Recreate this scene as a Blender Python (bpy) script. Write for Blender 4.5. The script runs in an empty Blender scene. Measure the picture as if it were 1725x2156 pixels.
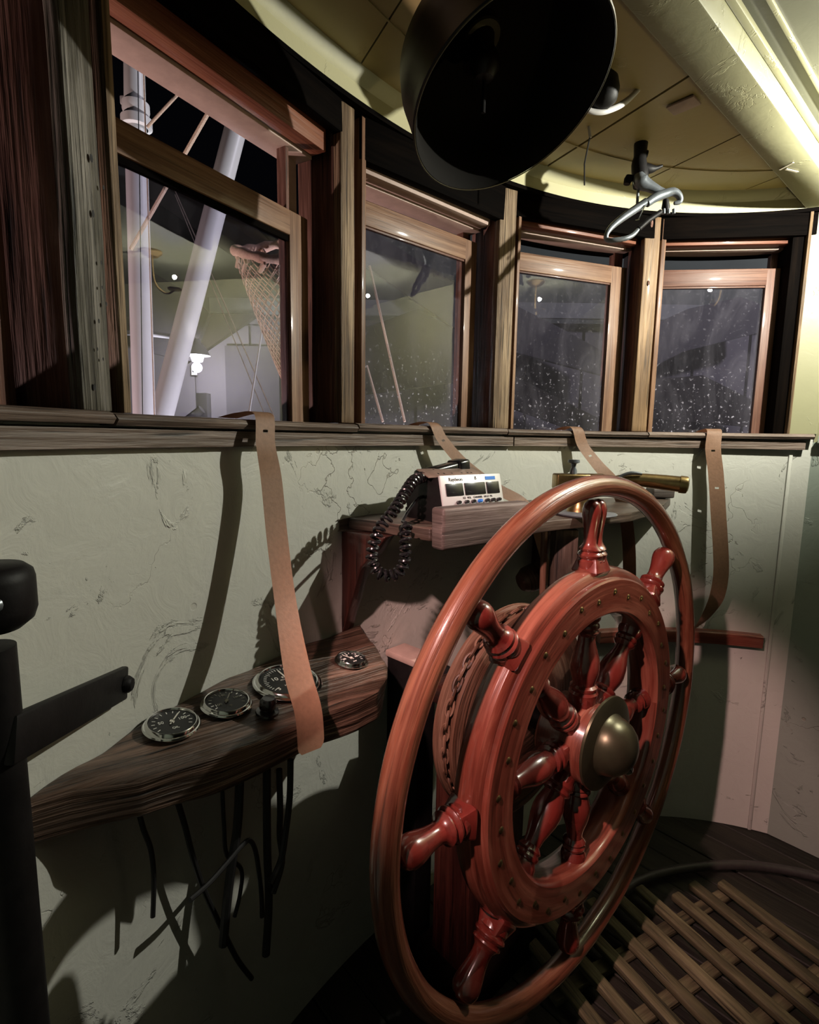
import bpy, bmesh, math, random
from mathutils import Vector, Matrix, noise
random.seed(7)
sc = bpy.context.scene
COL = sc.collection
PI = math.pi

# ------------------------------------------------------------------ camera
FPX, W, H, EYE = 1140.0, 1725.0, 2156.0, 1.57
_dn = Vector((735 - W/2, 9300 - H/2, FPX)).normalized()          # direction of gravity in camera axes
_fw = (Vector((0, 0, 1)) - _dn * _dn.z).normalized()
_rt = _dn.cross(_fw)
cam_d = bpy.data.cameras.new('camera'); cam = bpy.data.objects.new('camera', cam_d); COL.objects.link(cam)
cam_d.sensor_fit = 'HORIZONTAL'; cam_d.sensor_width = 36.0; cam_d.lens = 36.0 * FPX / W; cam_d.clip_start = 0.02
cam.matrix_world = Matrix(((_rt.x, -_rt.y, -_rt.z, 0), (_fw.x, -_fw.y, -_fw.z, 0), (-_dn.x, _dn.y, _dn.z, EYE), (0, 0, 0, 1)))
sc.camera = cam
sc.view_settings.view_transform = 'Standard'; sc.view_settings.look = 'None'
sc.view_settings.exposure = 0.0; sc.view_settings.gamma = 1.0; sc.view_settings.use_curve_mapping = False
try:
    sc.cycles.caustics_refractive = False; sc.cycles.caustics_reflective = False
    sc.cycles.sample_clamp_indirect = 4.0; sc.cycles.max_bounces = 8; sc.cycles.diffuse_bounces = 1
except Exception: pass

# ------------------------------------------------------------------ world and lights
wd = bpy.data.worlds.new('night'); sc.world = wd; wd.use_nodes = True
wd.node_tree.nodes['Background'].inputs[0].default_value = (0.004, 0.004, 0.006, 1)
wd.node_tree.nodes['Background'].inputs[1].default_value = 0.25

def lamp(name, kind, loc, power, color, target=None, **kw):
    d = bpy.data.lights.new(name, kind); d.energy = power; d.color = color
    for k, v in kw.items(): setattr(d, k, v)
    o = bpy.data.objects.new(name, d); COL.objects.link(o); o.location = loc
    if target is not None:
        o.rotation_euler = (Vector(target) - Vector(loc)).to_track_quat('-Z', 'Y').to_euler()
    return o
# cabin lamp under the ceiling aft of the beam, right of the frame
lamp('cabin_lamp_light', 'POINT', (1.36, 1.37, 2.338), 96, (1.0, 0.985, 0.87), shadow_soft_size=0.010)
# warm hooded lamp aft of the photographer: lights only what lies low
lamp('hooded_lamp_light', 'SPOT', (-0.50, 0.02, 2.34), 230, (1.0, 0.60, 0.56), target=(0.38, 1.38, 0.88),
     spot_size=math.radians(34), spot_blend=0.5, shadow_soft_size=0.025)
# added dim fill spot low aft, brightening the deckhead
lamp('ceiling_fill_light', 'SPOT', (1.75, 0.55, 0.75), 15, (1.0, 0.80, 0.44), target=(0.55, 1.45, 2.45),
     spot_size=math.radians(75), spot_blend=0.6, shadow_soft_size=0.04)
# yard floodlight outside, low to port
lamp('yard_flood_light', 'SPOT', (-3.6, 1.2, 0.2), 520, (1.0, 0.74, 0.70), target=(-0.2, 1.5, 2.2),
     spot_size=math.radians(60), spot_blend=0.5, shadow_soft_size=0.08)

# added fill spot outside below the sill, brightening mast and boom
lamp('mast_fill_light', 'SPOT', (0.75, 2.45, 0.55), 300, (0.93, 0.93, 1.0), target=(-1.0, 2.8, 1.9),
     spot_size=math.radians(70), spot_blend=0.5, shadow_soft_size=0.03)

# ------------------------------------------------------------------ pixel ray helpers (photograph -> place)
def ray(x, y):
    r = Vector((x - W/2, y - H/2, FPX)); return Vector((r.dot(_rt), r.dot(_fw), -r.dot(_dn)))
def at_z(x, y, z):
    r = ray(x, y); t = (z - EYE) / r.z; return Vector((r.x*t, r.y*t, z))
def at_y(x, y, Y):
    r = ray(x, y); t = Y / r.y; return Vector((r.x*t, Y, EYE + r.z*t))
def at_d(x, y, D):                                   # at depth D along the optical axis
    r = Vector((x - W/2, y - H/2, FPX)) * (D / FPX); return Vector((r.dot(_rt), r.dot(_fw), EYE - r.dot(_dn)))
# front wall of the wheelhouse: a near-circular arc
AC = Vector((1.0663, 0.5512)); AR = 1.5286
PF = (-1.27183810e-09, -1.12815048e-06, -8.20581665e-05, -9.21831399e-04, 1.26380813e-02)
def rad(t):
    t0 = t; t = min(max(t, -69.0), 16.0); v = 0.0
    for c in PF: v = v*t + c
    return AR + v + (0.0042*(-70.0-t0)if t0 < -70 else 0.0)
def wp(t, off=0.0, z=0.0):                           # point on the wall at t degrees, off metres outwards
    a = math.radians(t); r = rad(t) + off
    return Vector((AC.x + r*math.sin(a), AC.y + r*math.cos(a), z))
def wn(t): a = math.radians(t); return Vector((math.sin(a), math.cos(a), 0))      # outwards
def wt(t): a = math.radians(t); return Vector((math.cos(a), -math.sin(a), 0))     # towards starboard
def on_wall(x, y, off=0.0):
    r = ray(x, y); h = Vector((r.x, r.y)); k = h.length; h = h / k
    lo, hi = 0.05, 4.0
    for _ in range(50):
        m = (lo + hi)/2; q = h*m - AC
        if q.length < rad(math.degrees(math.atan2(q.x, q.y))) + off: lo = m
        else: hi = m
    q = h*lo; z = EYE + r.z/k*lo; d = q - AC
    return math.degrees(math.atan2(d.x, d.y)), Vector((q.x, q.y, z))

SILL, BRD, HEAD, CEIL = 1.603, 1.545, 2.384, 2.450
AXU = Vector((math.cos(0.7325), math.sin(0.7325), 0))      # athwartships (to starboard)
AXF = Vector((-math.sin(0.7325), math.cos(0.7325), 0))     # forward
def ship(u, f, z=0.0): return AXU*u + AXF*f + Vector((0, 0, z))

# ------------------------------------------------------------------ materials
def new_mat(name):
    m = bpy.data.materials.new(name); m.use_nodes = True
    nt = m.node_tree; return m, nt, nt.nodes['Principled BSDF']
def _vec(nt, scale, coord='UV'):
    tc = nt.nodes.new('ShaderNodeTexCoord'); mp = nt.nodes.new('ShaderNodeMapping')
    nt.links.new(tc.outputs[coord], mp.inputs[0]); mp.inputs['Scale'].default_value = scale
    oi = nt.nodes.new('ShaderNodeObjectInfo'); ml = nt.nodes.new('ShaderNodeMath'); ml.operation = 'MULTIPLY'; ml.inputs[1].default_value = 37.0
    nt.links.new(oi.outputs['Random'], ml.inputs[0])
    cb = nt.nodes.new('ShaderNodeCombineXYZ'); nt.links.new(ml.outputs[0], cb.inputs[0]); nt.links.new(ml.outputs[0], cb.inputs[1]); nt.links.new(ml.outputs[0], cb.inputs[2])
    if coord == 'UV': nt.links.new(cb.outputs[0], mp.inputs['Location'])
    return mp.outputs[0]
def _noise(nt, vec, scale, detail=6, rough=0.6, dist=0.0):
    n = nt.nodes.new('ShaderNodeTexNoise'); n.inputs['Scale'].default_value = scale; n.inputs['Detail'].default_value = detail
    n.inputs['Roughness'].default_value = rough; n.inputs['Distortion'].default_value = dist
    nt.links.new(vec, n.inputs['Vector']); return n.outputs['Fac']
def _ramp(nt, fac, stops):
    r = nt.nodes.new('ShaderNodeValToRGB'); nt.links.new(fac, r.inputs[0]); e = r.color_ramp.elements
    while len(e) > 1: e.remove(e[-1])
    e[0].position, e[0].color = stops[0][0], (*stops[0][1], 1)
    for p, c in stops[1:]: k = e.new(p); k.color = (*c, 1)
    return r.outputs[0]
def _mix(nt, fac, a, b, mode='MIX'):
    m = nt.nodes.new('ShaderNodeMix'); m.data_type = 'RGBA'; m.blend_type = mode
    if isinstance(fac, float): m.inputs[0].default_value = fac
    else: nt.links.new(fac, m.inputs[0])
    for i, v in ((6, a), (7, b)):
        if isinstance(v, tuple): m.inputs[i].default_value = (*v, 1)
        else: nt.links.new(v, m.inputs[i])
    return m.outputs[2]
def _bump(nt, p, h, dist, strength=1.0):
    b = nt.nodes.new('ShaderNodeBump'); b.inputs['Distance'].default_value = dist; b.inputs['Strength'].default_value = strength
    nt.links.new(h, b.inputs['Height']); nt.links.new(b.outputs[0], p.inputs['Normal']); return b
def _madd(nt, a, k, b):
    m = nt.nodes.new('ShaderNodeMath'); m.operation = 'MULTIPLY_ADD'; nt.links.new(a, m.inputs[0]); m.inputs[1].default_value = k
    if isinstance(b, float): m.inputs[2].default_value = b
    else: nt.links.new(b, m.inputs[2])
    return m.outputs[0]

def wood(name, dark, mid, light, rough=0.55, grain=1.0, coat=0.0, bump=0.0012, cracks=0.5, spec=0.4):
    m, nt, p = new_mat(name)
    v1 = _vec(nt, (2.2, 38*grain, 38*grain)); v2 = _vec(nt, (3.0, 9.0, 9.0)); v3 = _vec(nt, (5, 120*grain, 120*grain))
    n1 = _noise(nt, v1, 1.0, 8, 0.65, 0.6); n2 = _noise(nt, v2, 1.0, 4, 0.6, 0.3); n3 = _noise(nt, v3, 1.0, 3, 0.5)
    f = _madd(nt, n1, 0.65, _madd(nt, n2, 0.35, 0.0))
    c = _ramp(nt, f, [(0.30, dark), (0.48, mid), (0.70, light)])
    cr = _ramp(nt, n3, [(0.30, (1-cracks,)*3), (0.42, (1, 1, 1))])
    nt.links.new(_mix(nt, 1.0, c, cr, 'MULTIPLY'), p.inputs['Base Color'])
    p.inputs['Roughness'].default_value = rough; p.inputs['Specular IOR Level'].default_value = spec
    p.inputs['Coat Weight'].default_value = coat; p.inputs['Coat Roughness'].default_value = 0.09
    _bump(nt, p, _madd(nt, n1, 0.6, n3), bump)
    return m
def plain(name, col, rough=0.5, metal=0.0, coat=0.0, spec=0.5, var=0.0, bump=0.0, bscale=60, coord='Object'):
    m, nt, p = new_mat(name)
    p.inputs['Roughness'].default_value = rough; p.inputs['Metallic'].default_value = metal
    p.inputs['Coat Weight'].default_value = coat; p.inputs['Coat Roughness'].default_value = 0.08; p.inputs['Specular IOR Level'].default_value = spec
    v = _vec(nt, (1, 1, 1), coord); n = _noise(nt, v, bscale, 5)
    if var: nt.links.new(_ramp(nt, n, [(0.3, tuple(c*(1-var) for c in col)), (0.7, tuple(min(1, c*(1+var)) for c in col))]), p.inputs['Base Color'])
    else: p.inputs['Base Color'].default_value = (*col, 1)
    if bump: _bump(nt, p, n, bump)
    return m
def paint(name, col, col2, relief=0.004, chip=(0.25, 0.2, 0.14)):
    m, nt, p = new_mat(name)
    v = _vec(nt, (1, 1, 1), 'Object')
    big = _noise(nt, v, 3.0, 3, 0.5); mid = _noise(nt, v, 14.0, 8, 0.62, 1.2); fin = _noise(nt, v, 90.0, 3, 0.5)
    patch = _ramp(nt, _noise(nt, v, 4.2, 7, 0.68, 2.0), [(0.60, (0, 0, 0)), (0.635, (1, 1, 1))])
    vo = nt.nodes.new('ShaderNodeTexVoronoi'); vo.feature = 'DISTANCE_TO_EDGE'; vo.inputs['Scale'].default_value = 1.6
    dv = nt.nodes.new('ShaderNodeVectorMath'); dv.operation = 'ADD'; nt.links.new(v, dv.inputs[0])
    nn = nt.nodes.new('ShaderNodeTexNoise'); nn.inputs['Scale'].default_value = 6; nn.inputs['Detail'].default_value = 6; nt.links.new(v, nn.inputs['Vector'])
    nt.links.new(nn.outputs['Color'], dv.inputs[1]); nt.links.new(dv.outputs[0], vo.inputs['Vector'])
    crack = _ramp(nt, vo.outputs['Distance'], [(0.0, (1, 1, 1)), (0.006, (0, 0, 0))])
    cm = _ramp(nt, big, [(0.54, (0, 0, 0)), (0.68, (0.55,)*3)])
    crk = nt.nodes.new('ShaderNodeMath'); crk.operation = 'MULTIPLY'; nt.links.new(crack, crk.inputs[0]); nt.links.new(cm, crk.inputs[1])
    c = _mix(nt, big, col, col2)
    c = _mix(nt, _ramp(nt, mid, [(0.34, (0.35,)*3), (0.45, (0, 0, 0))]), c, tuple(k*0.86 for k in col))
    vd = nt.nodes.new('ShaderNodeTexVoronoi'); vd.inputs['Scale'].default_value = 7; nt.links.new(v, vd.inputs['Vector'])
    dots = _ramp(nt, vd.outputs['Distance'], [(0.045, (1, 1, 1)), (0.06, (0, 0, 0))])
    dk = nt.nodes.new('ShaderNodeMath'); dk.operation = 'MULTIPLY'; nt.links.new(dots, dk.inputs[0]); nt.links.new(cm, dk.inputs[1])
    c = _mix(nt, dk.outputs[0], c, chip)
    c = _mix(nt, crk.outputs[0], c, chip)
    nt.links.new(c, p.inputs['Base Color']); p.inputs['Roughness'].default_value = 0.42
    h = _madd(nt, patch, 0.55, _madd(nt, mid, 0.55, _madd(nt, fin, 0.06, 0.0)))
    h = _madd(nt, crk.outputs[0], -0.8, _madd(nt, dk.outputs[0], -1.2, h))
    _bump(nt, p, h, relief)
    return m

M = {}
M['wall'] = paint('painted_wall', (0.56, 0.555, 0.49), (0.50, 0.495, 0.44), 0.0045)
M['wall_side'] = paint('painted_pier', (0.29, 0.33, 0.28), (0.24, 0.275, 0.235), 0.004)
M['beam'] = paint('cream_darkened_near_lamp', (0.26, 0.25, 0.145), (0.23, 0.22, 0.125), 0.0012, (0.4, 0.35, 0.2))  # cream paint darkened to offset the nearby lamp on beam and upper right wall
M['cream'] = paint('painted_cream', (0.50, 0.47, 0.28), (0.45, 0.42, 0.24), 0.0012, (0.4, 0.35, 0.2))
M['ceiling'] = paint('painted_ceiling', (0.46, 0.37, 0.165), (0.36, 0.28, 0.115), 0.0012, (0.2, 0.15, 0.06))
M['ceiling_aft'] = paint('painted_ceiling_aft', (0.13, 0.13, 0.09), (0.11, 0.11, 0.075), 0.001, (0.3, 0.3, 0.2))  # darkened to offset the lamp close below it
M['black_wood'] = wood('tarred_wood', (0.0006, 0.0004, 0.0003), (0.0016, 0.001, 0.0008), (0.005, 0.003, 0.002), 0.8, spec=0.03)
M['old_post'] = wood('weathered_post', (0.022, 0.012, 0.006), (0.13, 0.08, 0.042), (0.40, 0.29, 0.18), 0.62, 1.6, 0, 0.006, 0.9)
M['grey_post'] = wood('grey_weathered_post', (0.012, 0.009, 0.006), (0.085, 0.075, 0.055), (0.36, 0.33, 0.29), 0.55, 1.7, 0, 0.010, 0.93)
M['red_post'] = wood('red_brown_post_side', (0.02, 0.006, 0.003), (0.10, 0.04, 0.025), (0.32, 0.17, 0.13), 0.6, 0.8, 0, 0.004, 0.8)
M['oak'] = wood('oak_sash', (0.07, 0.030, 0.015), (0.20, 0.105, 0.060), (0.40, 0.25, 0.155), 0.5, 1.5, 0.15, 0.0010, 0.45)
M['knotty'] = wood('yellowish_knotty_post', (0.06, 0.030, 0.014), (0.20, 0.12, 0.058), (0.40, 0.26, 0.14), 0.55, 1.3, 0.1, 0.003, 0.75)
M['sash_red'] = wood('reddish_sash', (0.05, 0.018, 0.011), (0.125, 0.055, 0.036), (0.22, 0.115, 0.078), 0.5, 1.5, 0.15, 0.001, 0.4)
M['trim_red'] = wood('head_trim', (0.06, 0.015, 0.008), (0.16, 0.05, 0.025), (0.26, 0.10, 0.05), 0.5, 1.0, 0.1, 0.002, 0.5)
M['soffit'] = plain('painted_soffit', (0.42, 0.30, 0.25), 0.6, var=0.12, bump=0.0008, bscale=25)
M['sill'] = wood('sill_board', (0.025, 0.016, 0.011), (0.115, 0.08, 0.06), (0.27, 0.20, 0.16), 0.55, 0.9, 0, 0.004, 0.8)
M['mahogany'] = wood('varnished_mahogany', (0.05, 0.008, 0.005), (0.145, 0.034, 0.021), (0.34, 0.12, 0.078), 0.30, 0.8, 1.0, 0.0012, 0.5)
M['ring_wood'] = wood('varnished_ring', (0.045, 0.009, 0.005), (0.125, 0.036, 0.019), (0.30, 0.125, 0.07), 0.32, 1.0, 1.0, 0.0022, 0.55)
M['spoke_wood'] = wood('varnished_spoke', (0.055, 0.006, 0.005), (0.125, 0.018, 0.013), (0.22, 0.050, 0.036), 0.26, 0.3, 1.0, 0.0006, 0.25)
M['slab'] = wood('rough_slab', (0.008, 0.004, 0.002), (0.055, 0.032, 0.021), (0.25, 0.15, 0.105), 0.42, 1.3, 0.2, 0.008, 0.9)
M['shelf'] = wood('shelf_wood', (0.012, 0.008, 0.006), (0.055, 0.038, 0.028), (0.15, 0.11, 0.085), 0.5, 0.7, 0.1, 0.003, 0.7)
M['block'] = wood('timber_block', (0.025, 0.018, 0.014), (0.075, 0.058, 0.050), (0.16, 0.13, 0.115), 0.6, 0.8, 0, 0.003, 0.6)
M['knee'] = wood('dark_knee_wood', (0.006, 0.002, 0.001), (0.026, 0.007, 0.005), (0.085, 0.024, 0.016), 0.4, 0.8, 0.3, 0.002, 0.7)
M['red_wood'] = wood('red_stained_wood', (0.06, 0.01, 0.006), (0.20, 0.055, 0.035), (0.30, 0.13, 0.09), 0.45, 0.8, 0.3, 0.002, 0.6)
M['drum_wood'] = wood('worn_drum', (0.02, 0.008, 0.004), (0.11, 0.05, 0.03), (0.26, 0.15, 0.10), 0.45, 0.8, 0.3, 0.004, 0.8)
M['floor'] = wood('dark_floor_plank', (0.003, 0.0025, 0.0015), (0.011, 0.010, 0.006), (0.028, 0.025, 0.016), 0.7, 0.6, 0, 0.003, 0.6)
M['slat'] = wood('grating_slat', (0.018, 0.015, 0.008), (0.085, 0.072, 0.036), (0.21, 0.18, 0.10), 0.75, 0.8, 0, 0.004, 0.7)
M['leather'] = plain('tan_leather', (0.42, 0.235, 0.145), 0.55, var=0.10, bump=0.0005, bscale=120)
M['brass'] = plain('aged_brass', (0.34, 0.24, 0.11), 0.32, 1.0, var=0.25, bump=0.0003, bscale=40)
M['dark_brass'] = plain('dull_olive_brass', (0.075, 0.068, 0.040), 0.33, 0.7, var=0.15, bscale=30)
M['chrome'] = plain('chrome', (0.62, 0.62, 0.60), 0.14, 1.0)
M['steel'] = plain('grey_painted_metal', (0.20, 0.22, 0.24), 0.33, 0.55, var=0.2, bump=0.0004, bscale=50)
M['black'] = plain('black_plastic', (0.008, 0.008, 0.009), 0.25, coat=0.3)
M['matt_black'] = plain('matt_black_metal', (0.006, 0.005, 0.005), 0.55, 0.0, spec=0.2, var=0.4, bump=0.001, bscale=30)
M['bell'] = plain('blackened_bronze', (0.006, 0.002, 0.0015), 0.42, 0.3, var=0.4, bscale=12)
M['bell_in'] = plain('near_black_bell_inside', (0.004, 0.003, 0.002), 0.8, 0.0, spec=0.1)  # near-black lining, rougher than the shell
M['dial'] = plain('black_dial', (0.006, 0.006, 0.006), 0.5)
M['white'] = plain('white_mark', (0.72, 0.70, 0.64), 0.5)
M['needle'] = plain('needle_white', (0.6, 0.57, 0.5), 0.4)
M['radio_white'] = plain('radio_faceplate', (0.56, 0.57, 0.56), 0.35, 0.3)
M['blue'] = plain('blue_label', (0.02, 0.16, 0.55), 0.5)
M['plate'] = plain('worn_metal_plate', (0.28, 0.20, 0.16), 0.45, 0.4, var=0.3, bscale=20)
M['rubber'] = plain('black_rubber', (0.012, 0.011, 0.011), 0.5, var=0.3)
M['hose'] = plain('dark_hose', (0.03, 0.026, 0.024), 0.45, var=0.3)
M['mast'] = plain('white_painted_mast', (0.62, 0.60, 0.58), 0.4, var=0.05, bscale=5)
M['rope'] = plain('pale_rope', (0.50, 0.36, 0.26), 0.8, var=0.2, bump=0.002, bscale=200)
M['net'] = plain('net_twine', (0.50, 0.31, 0.22), 0.85, var=0.2, bscale=200)
M['quay'] = plain('grey_boat_shed_wall', (0.22, 0.20, 0.20), 0.8, var=0.08, bscale=0.7)
M['quay_dark'] = plain('dark_shed_panel', (0.10, 0.09, 0.095), 0.8, var=0.15, bscale=1.5)
M['quay_roof'] = plain('grey_green_soffit', (0.13, 0.145, 0.12), 0.8, var=0.15, bscale=0.9)
M['quay_brown'] = plain('dark_brown_board', (0.045, 0.036, 0.026), 0.8, var=0.2, bscale=2)  # dark brown for gable boards and slopes
M['fascia'] = plain('pale_fascia', (0.30, 0.31, 0.28), 0.7, var=0.1, bscale=3)
M['peel'] = plain('pale_peeled_paint', (0.50, 0.45, 0.34), 0.6, var=0.1)

def glass_mat(name, dirt_lo, dirt_hi, tint=(0.74, 0.72, 0.83), spk_k=0.7):
    m, nt, p = new_mat(name); out = nt.nodes['Material Output']
    p.inputs['Base Color'].default_value = (*tint, 1); p.inputs['Transmission Weight'].default_value = 1.0
    p.inputs['Roughness'].default_value = 0.0; p.inputs['IOR'].default_value = 1.45
    d = nt.nodes.new('ShaderNodeBsdfDiffuse'); d.inputs[0].default_value = (0.50, 0.47, 0.56, 1)
    mx = nt.nodes.new('ShaderNodeMixShader')
    v = _vec(nt, (1, 1, 0.35), 'Object'); sm = _noise(nt, v, 9.0, 6, 0.65, 1.0)
    sp = _noise(nt, _vec(nt, (1, 1, 1), 'Object'), 85.0, 4, 0.6)
    tc = nt.nodes.new('ShaderNodeTexCoord'); sx = nt.nodes.new('ShaderNodeSeparateXYZ'); nt.links.new(tc.outputs['Object'], sx.inputs[0])
    mr = nt.nodes.new('ShaderNodeMapRange'); nt.links.new(sx.outputs['Z'], mr.inputs[0])
    mr.inputs[1].default_value = 0.03; mr.inputs[2].default_value = 0.30; mr.inputs[3].default_value = 1.0; mr.inputs[4].default_value = 0.12; mr.clamp = True
    smear = _ramp(nt, sm, [(0.42, (dirt_lo,)*3), (0.72, (dirt_hi,)*3)])
    spk = _ramp(nt, sp, [(0.60, (0, 0, 0)), (0.70, (spk_k,)*3)])
    mu = nt.nodes.new('ShaderNodeMath'); mu.operation = 'MULTIPLY'; nt.links.new(spk, mu.inputs[0]); nt.links.new(mr.outputs[0], mu.inputs[1])
    ad = nt.nodes.new('ShaderNodeMath'); ad.operation = 'ADD'; ad.use_clamp = True; nt.links.new(smear, ad.inputs[0]); nt.links.new(mu.outputs[0], ad.inputs[1])
    nt.links.new(ad.outputs[0], mx.inputs[0]); nt.links.new(p.outputs[0], mx.inputs[1]); nt.links.new(d.outputs[0], mx.inputs[2])
    nt.links.new(mx.outputs[0], out.inputs['Surface'])
    return m
M['glass_clear'] = glass_mat('window_glass', 0.01, 0.05, spk_k=0.0)
M['glass_dirty'] = glass_mat('dirty_window_glass', 0.025, 0.10)
def emis(name, col, k):
    m, nt, p = new_mat(name); p.inputs['Emission Color'].default_value = (*col, 1); p.inputs['Emission Strength'].default_value = k; return m
M['bulb'] = emis('lit_bulb', (0.9, 0.93, 1.0), 10)

# ------------------------------------------------------------------ object helpers
WM = {}
def _link(o, Mw, parent):
    if parent is not None:
        o.parent = parent; o.matrix_local = WM[parent.name].inverted() @ Mw
    else: o.matrix_local = Mw
    WM[o.name] = Mw.copy(); return o
def thing(name, label, cat, loc=(0, 0, 0), group=None, mat4=None):
    o = bpy.data.objects.new(name, None); COL.objects.link(o); o.empty_display_size = 0.05
    _link(o, mat4 if mat4 is not None else Matrix.Translation(Vector(loc)), None)
    return tag(o, label, cat, group)
def tag(o, label=None, cat=None, group=None, kind=None):
    if label: o['label'] = label
    if cat: o['category'] = cat
    if group: o['group'] = group
    if kind: o['kind'] = kind
    return o
def mesh_obj(name, me, mat, parent=None, Mw=None):
    o = bpy.data.objects.new(name, me); COL.objects.link(o)
    if not me.materials: me.materials.append(mat)
    return _link(o, Mw if Mw is not None else Matrix(), parent)
def bm_obj(name, bm, mat, parent=None, Mw=None, smooth=True, uv='box', ang=40):
    if uv == 'box': box_uv(bm)
    me = bpy.data.meshes.new(name); bm.normal_update(); bm.to_mesh(me); bm.free()
    if smooth:
        me.polygons.foreach_set('use_smooth', [True]*len(me.polygons))
        try: me.set_sharp_from_angle(angle=math.radians(ang))
        except Exception: pass
    return mesh_obj(name, me, mat, parent, Mw)
def box_uv(bm):
    bm.normal_update()
    L = bm.loops.layers.uv.verify()
    if not bm.verts: return
    lo = [min(v.co[i] for v in bm.verts) for i in range(3)]; hi = [max(v.co[i] for v in bm.verts) for i in range(3)]
    la = max(range(3), key=lambda i: hi[i]-lo[i]); oth = [i for i in range(3) if i != la]
    for f in bm.faces:
        n = [abs(c) for c in f.normal]; k = max(range(3), key=lambda i: n[i])
        for l in f.loops:
            c = l.vert.co
            if k == la: l[L].uv = (c[oth[0]], c[oth[1]])
            else:
                o = [i for i in oth if i != k][0]; l[L].uv = (c[la], c[o] + (0.37 if k == oth[0] else 0) + (0.11 if f.normal[k] > 0 else 0))
def b_box(bm, sx, sy, sz, Mx=None, bev=0.0, seg=2):
    g = bmesh.ops.create_cube(bm, size=1.0); vs = g['verts']
    bmesh.ops.scale(bm, vec=(sx, sy, sz), verts=vs)
    if bev > 0:
        es = list({e for v in vs for e in v.link_edges})
        r = bmesh.ops.bevel(bm, geom=es, offset=bev, segments=seg, affect='EDGES', profile=0.5)
        vs = list({v for f in r['faces'] for v in f.verts} | {v for v in vs if v.is_valid})
    if Mx is not None: bmesh.ops.transform(bm, matrix=Mx, verts=vs)
    return vs
def frame(o, x, z=(0, 0, 1)):
    """matrix with local X along x, local Z as near as possible to z"""
    x = Vector(x).normalized(); z = Vector(z); y = z.cross(x).normalized(); z = x.cross(y)
    return Matrix(((x.x, y.x, z.x, o[0]), (x.y, y.y, z.y, o[1]), (x.z, y.z, z.z, o[2]), (0, 0, 0, 1)))
def box(name, sx, sy, sz, Mw, mat, parent=None, bev=0.002, rough=0.0, cuts=0, seed=0.0, seg=2):
    bm = bmesh.new(); b_box(bm, sx, sy, sz, None, bev, seg)
    if cuts or rough:
        for ax, s in enumerate((sx, sy, sz)):
            n = max(1, int(s / (cuts or 0.03)))
            for i in range(1, n):
                c = -s/2 + s*i/n
                co = [0, 0, 0]; co[ax] = c; no = [0, 0, 0]; no[ax] = 1
                bmesh.ops.bisect_plane(bm, geom=bm.verts[:] + bm.edges[:] + bm.faces[:], plane_co=co, plane_no=no)
        for v in bm.verts:
            p = v.co * 14 + Vector((seed, seed*2, seed*3)); q = Vector((p.x*0.35, p.y, p.z)) if sx > sz else Vector((p.x, p.y, p.z*0.35))
            v.co += noise.noise_vector(q) * rough
    return bm_obj(name, bm, mat, parent, Mw, ang=35 if not rough else 60)
def b_tube(bm, pts, r, segs=10, closed=False, cap=True, uvl=None):
    pts = [Vector(p) for p in pts]; n = len(pts); rs = r if isinstance(r, (list, tuple)) else [r]*n
    L = bm.loops.layers.uv.verify()
    T = []
    for i in range(n):
        a = pts[(i-1) % n] if (closed or i > 0) else pts[0]; b = pts[(i+1) % n] if (closed or i < n-1) else pts[-1]
        T.append((b - a).normalized())
    up = Vector((0, 0, 1)) if abs(T[0].z) < 0.9 else Vector((1, 0, 0))
    nrm = (up - T[0]*up.dot(T[0])).normalized(); rings = []; ln = 0.0; lens = []
    for i in range(n):
        if i: ln += (pts[i] - pts[i-1]).length
        lens.append(ln)
        nrm = (nrm - T[i]*nrm.dot(T[i])).normalized(); bi = T[i].cross(nrm)
        rings.append([bm.verts.new(pts[i] + (nrm*math.cos(2*PI*k/segs) + bi*math.sin(2*PI*k/segs))*rs[i]) for k in range(segs)])
    m = n if closed else n-1
    for i in range(m):
        a, b = rings[i], rings[(i+1) % n]; la = lens[i]; lb = lens[i+1] if i+1 < n else ln + (pts[0]-pts[-1]).length
        for k in range(segs):
            f = bm.faces.new((a[k], a[(k+1) % segs], b[(k+1) % segs], b[k])); f.smooth = True
            c = 2*PI*rs[i]
            for l, uv in zip(f.loops, ((la, c*k/segs), (la, c*(k+1)/segs), (lb, c*(k+1)/segs), (lb, c*k/segs))): l[L].uv = uv
    if cap and not closed:
        for rg, fl in ((rings[0], True), (rings[-1], False)):
            try: bm.faces.new(list(reversed(rg)) if fl else rg)
            except ValueError: pass
def smooth_path(pts, per=6):
    pts = [Vector(p) for p in pts]; out = []
    for i in range(len(pts)-1):
        p0 = pts[max(i-1, 0)]; p1 = pts[i]; p2 = pts[i+1]; p3 = pts[min(i+2, len(pts)-1)]
        for k in range(per):
            t = k/per
            out.append(0.5*((2*p1) + (p2-p0)*t + (2*p0-5*p1+4*p2-p3)*t*t + (-p0+3*p1-3*p2+p3)*t**3))
    out.append(pts[-1]); return out
def tube(name, pts, r, mat, parent=None, segs=10, closed=False, per=0, Mw=None):
    if per:
        if isinstance(r, (list, tuple)):
            r = [r[min(i//per, len(r)-1)]*(1-(i % per)/per) + r[min(i//per+1, len(r)-1)]*((i % per)/per) for i in range((len(pts)-1)*per+1)]
        pts = smooth_path(pts, per)
    bm = bmesh.new(); b_tube(bm, pts, r, segs, closed); return bm_obj(name, bm, mat, parent, Mw, uv=None)
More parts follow.
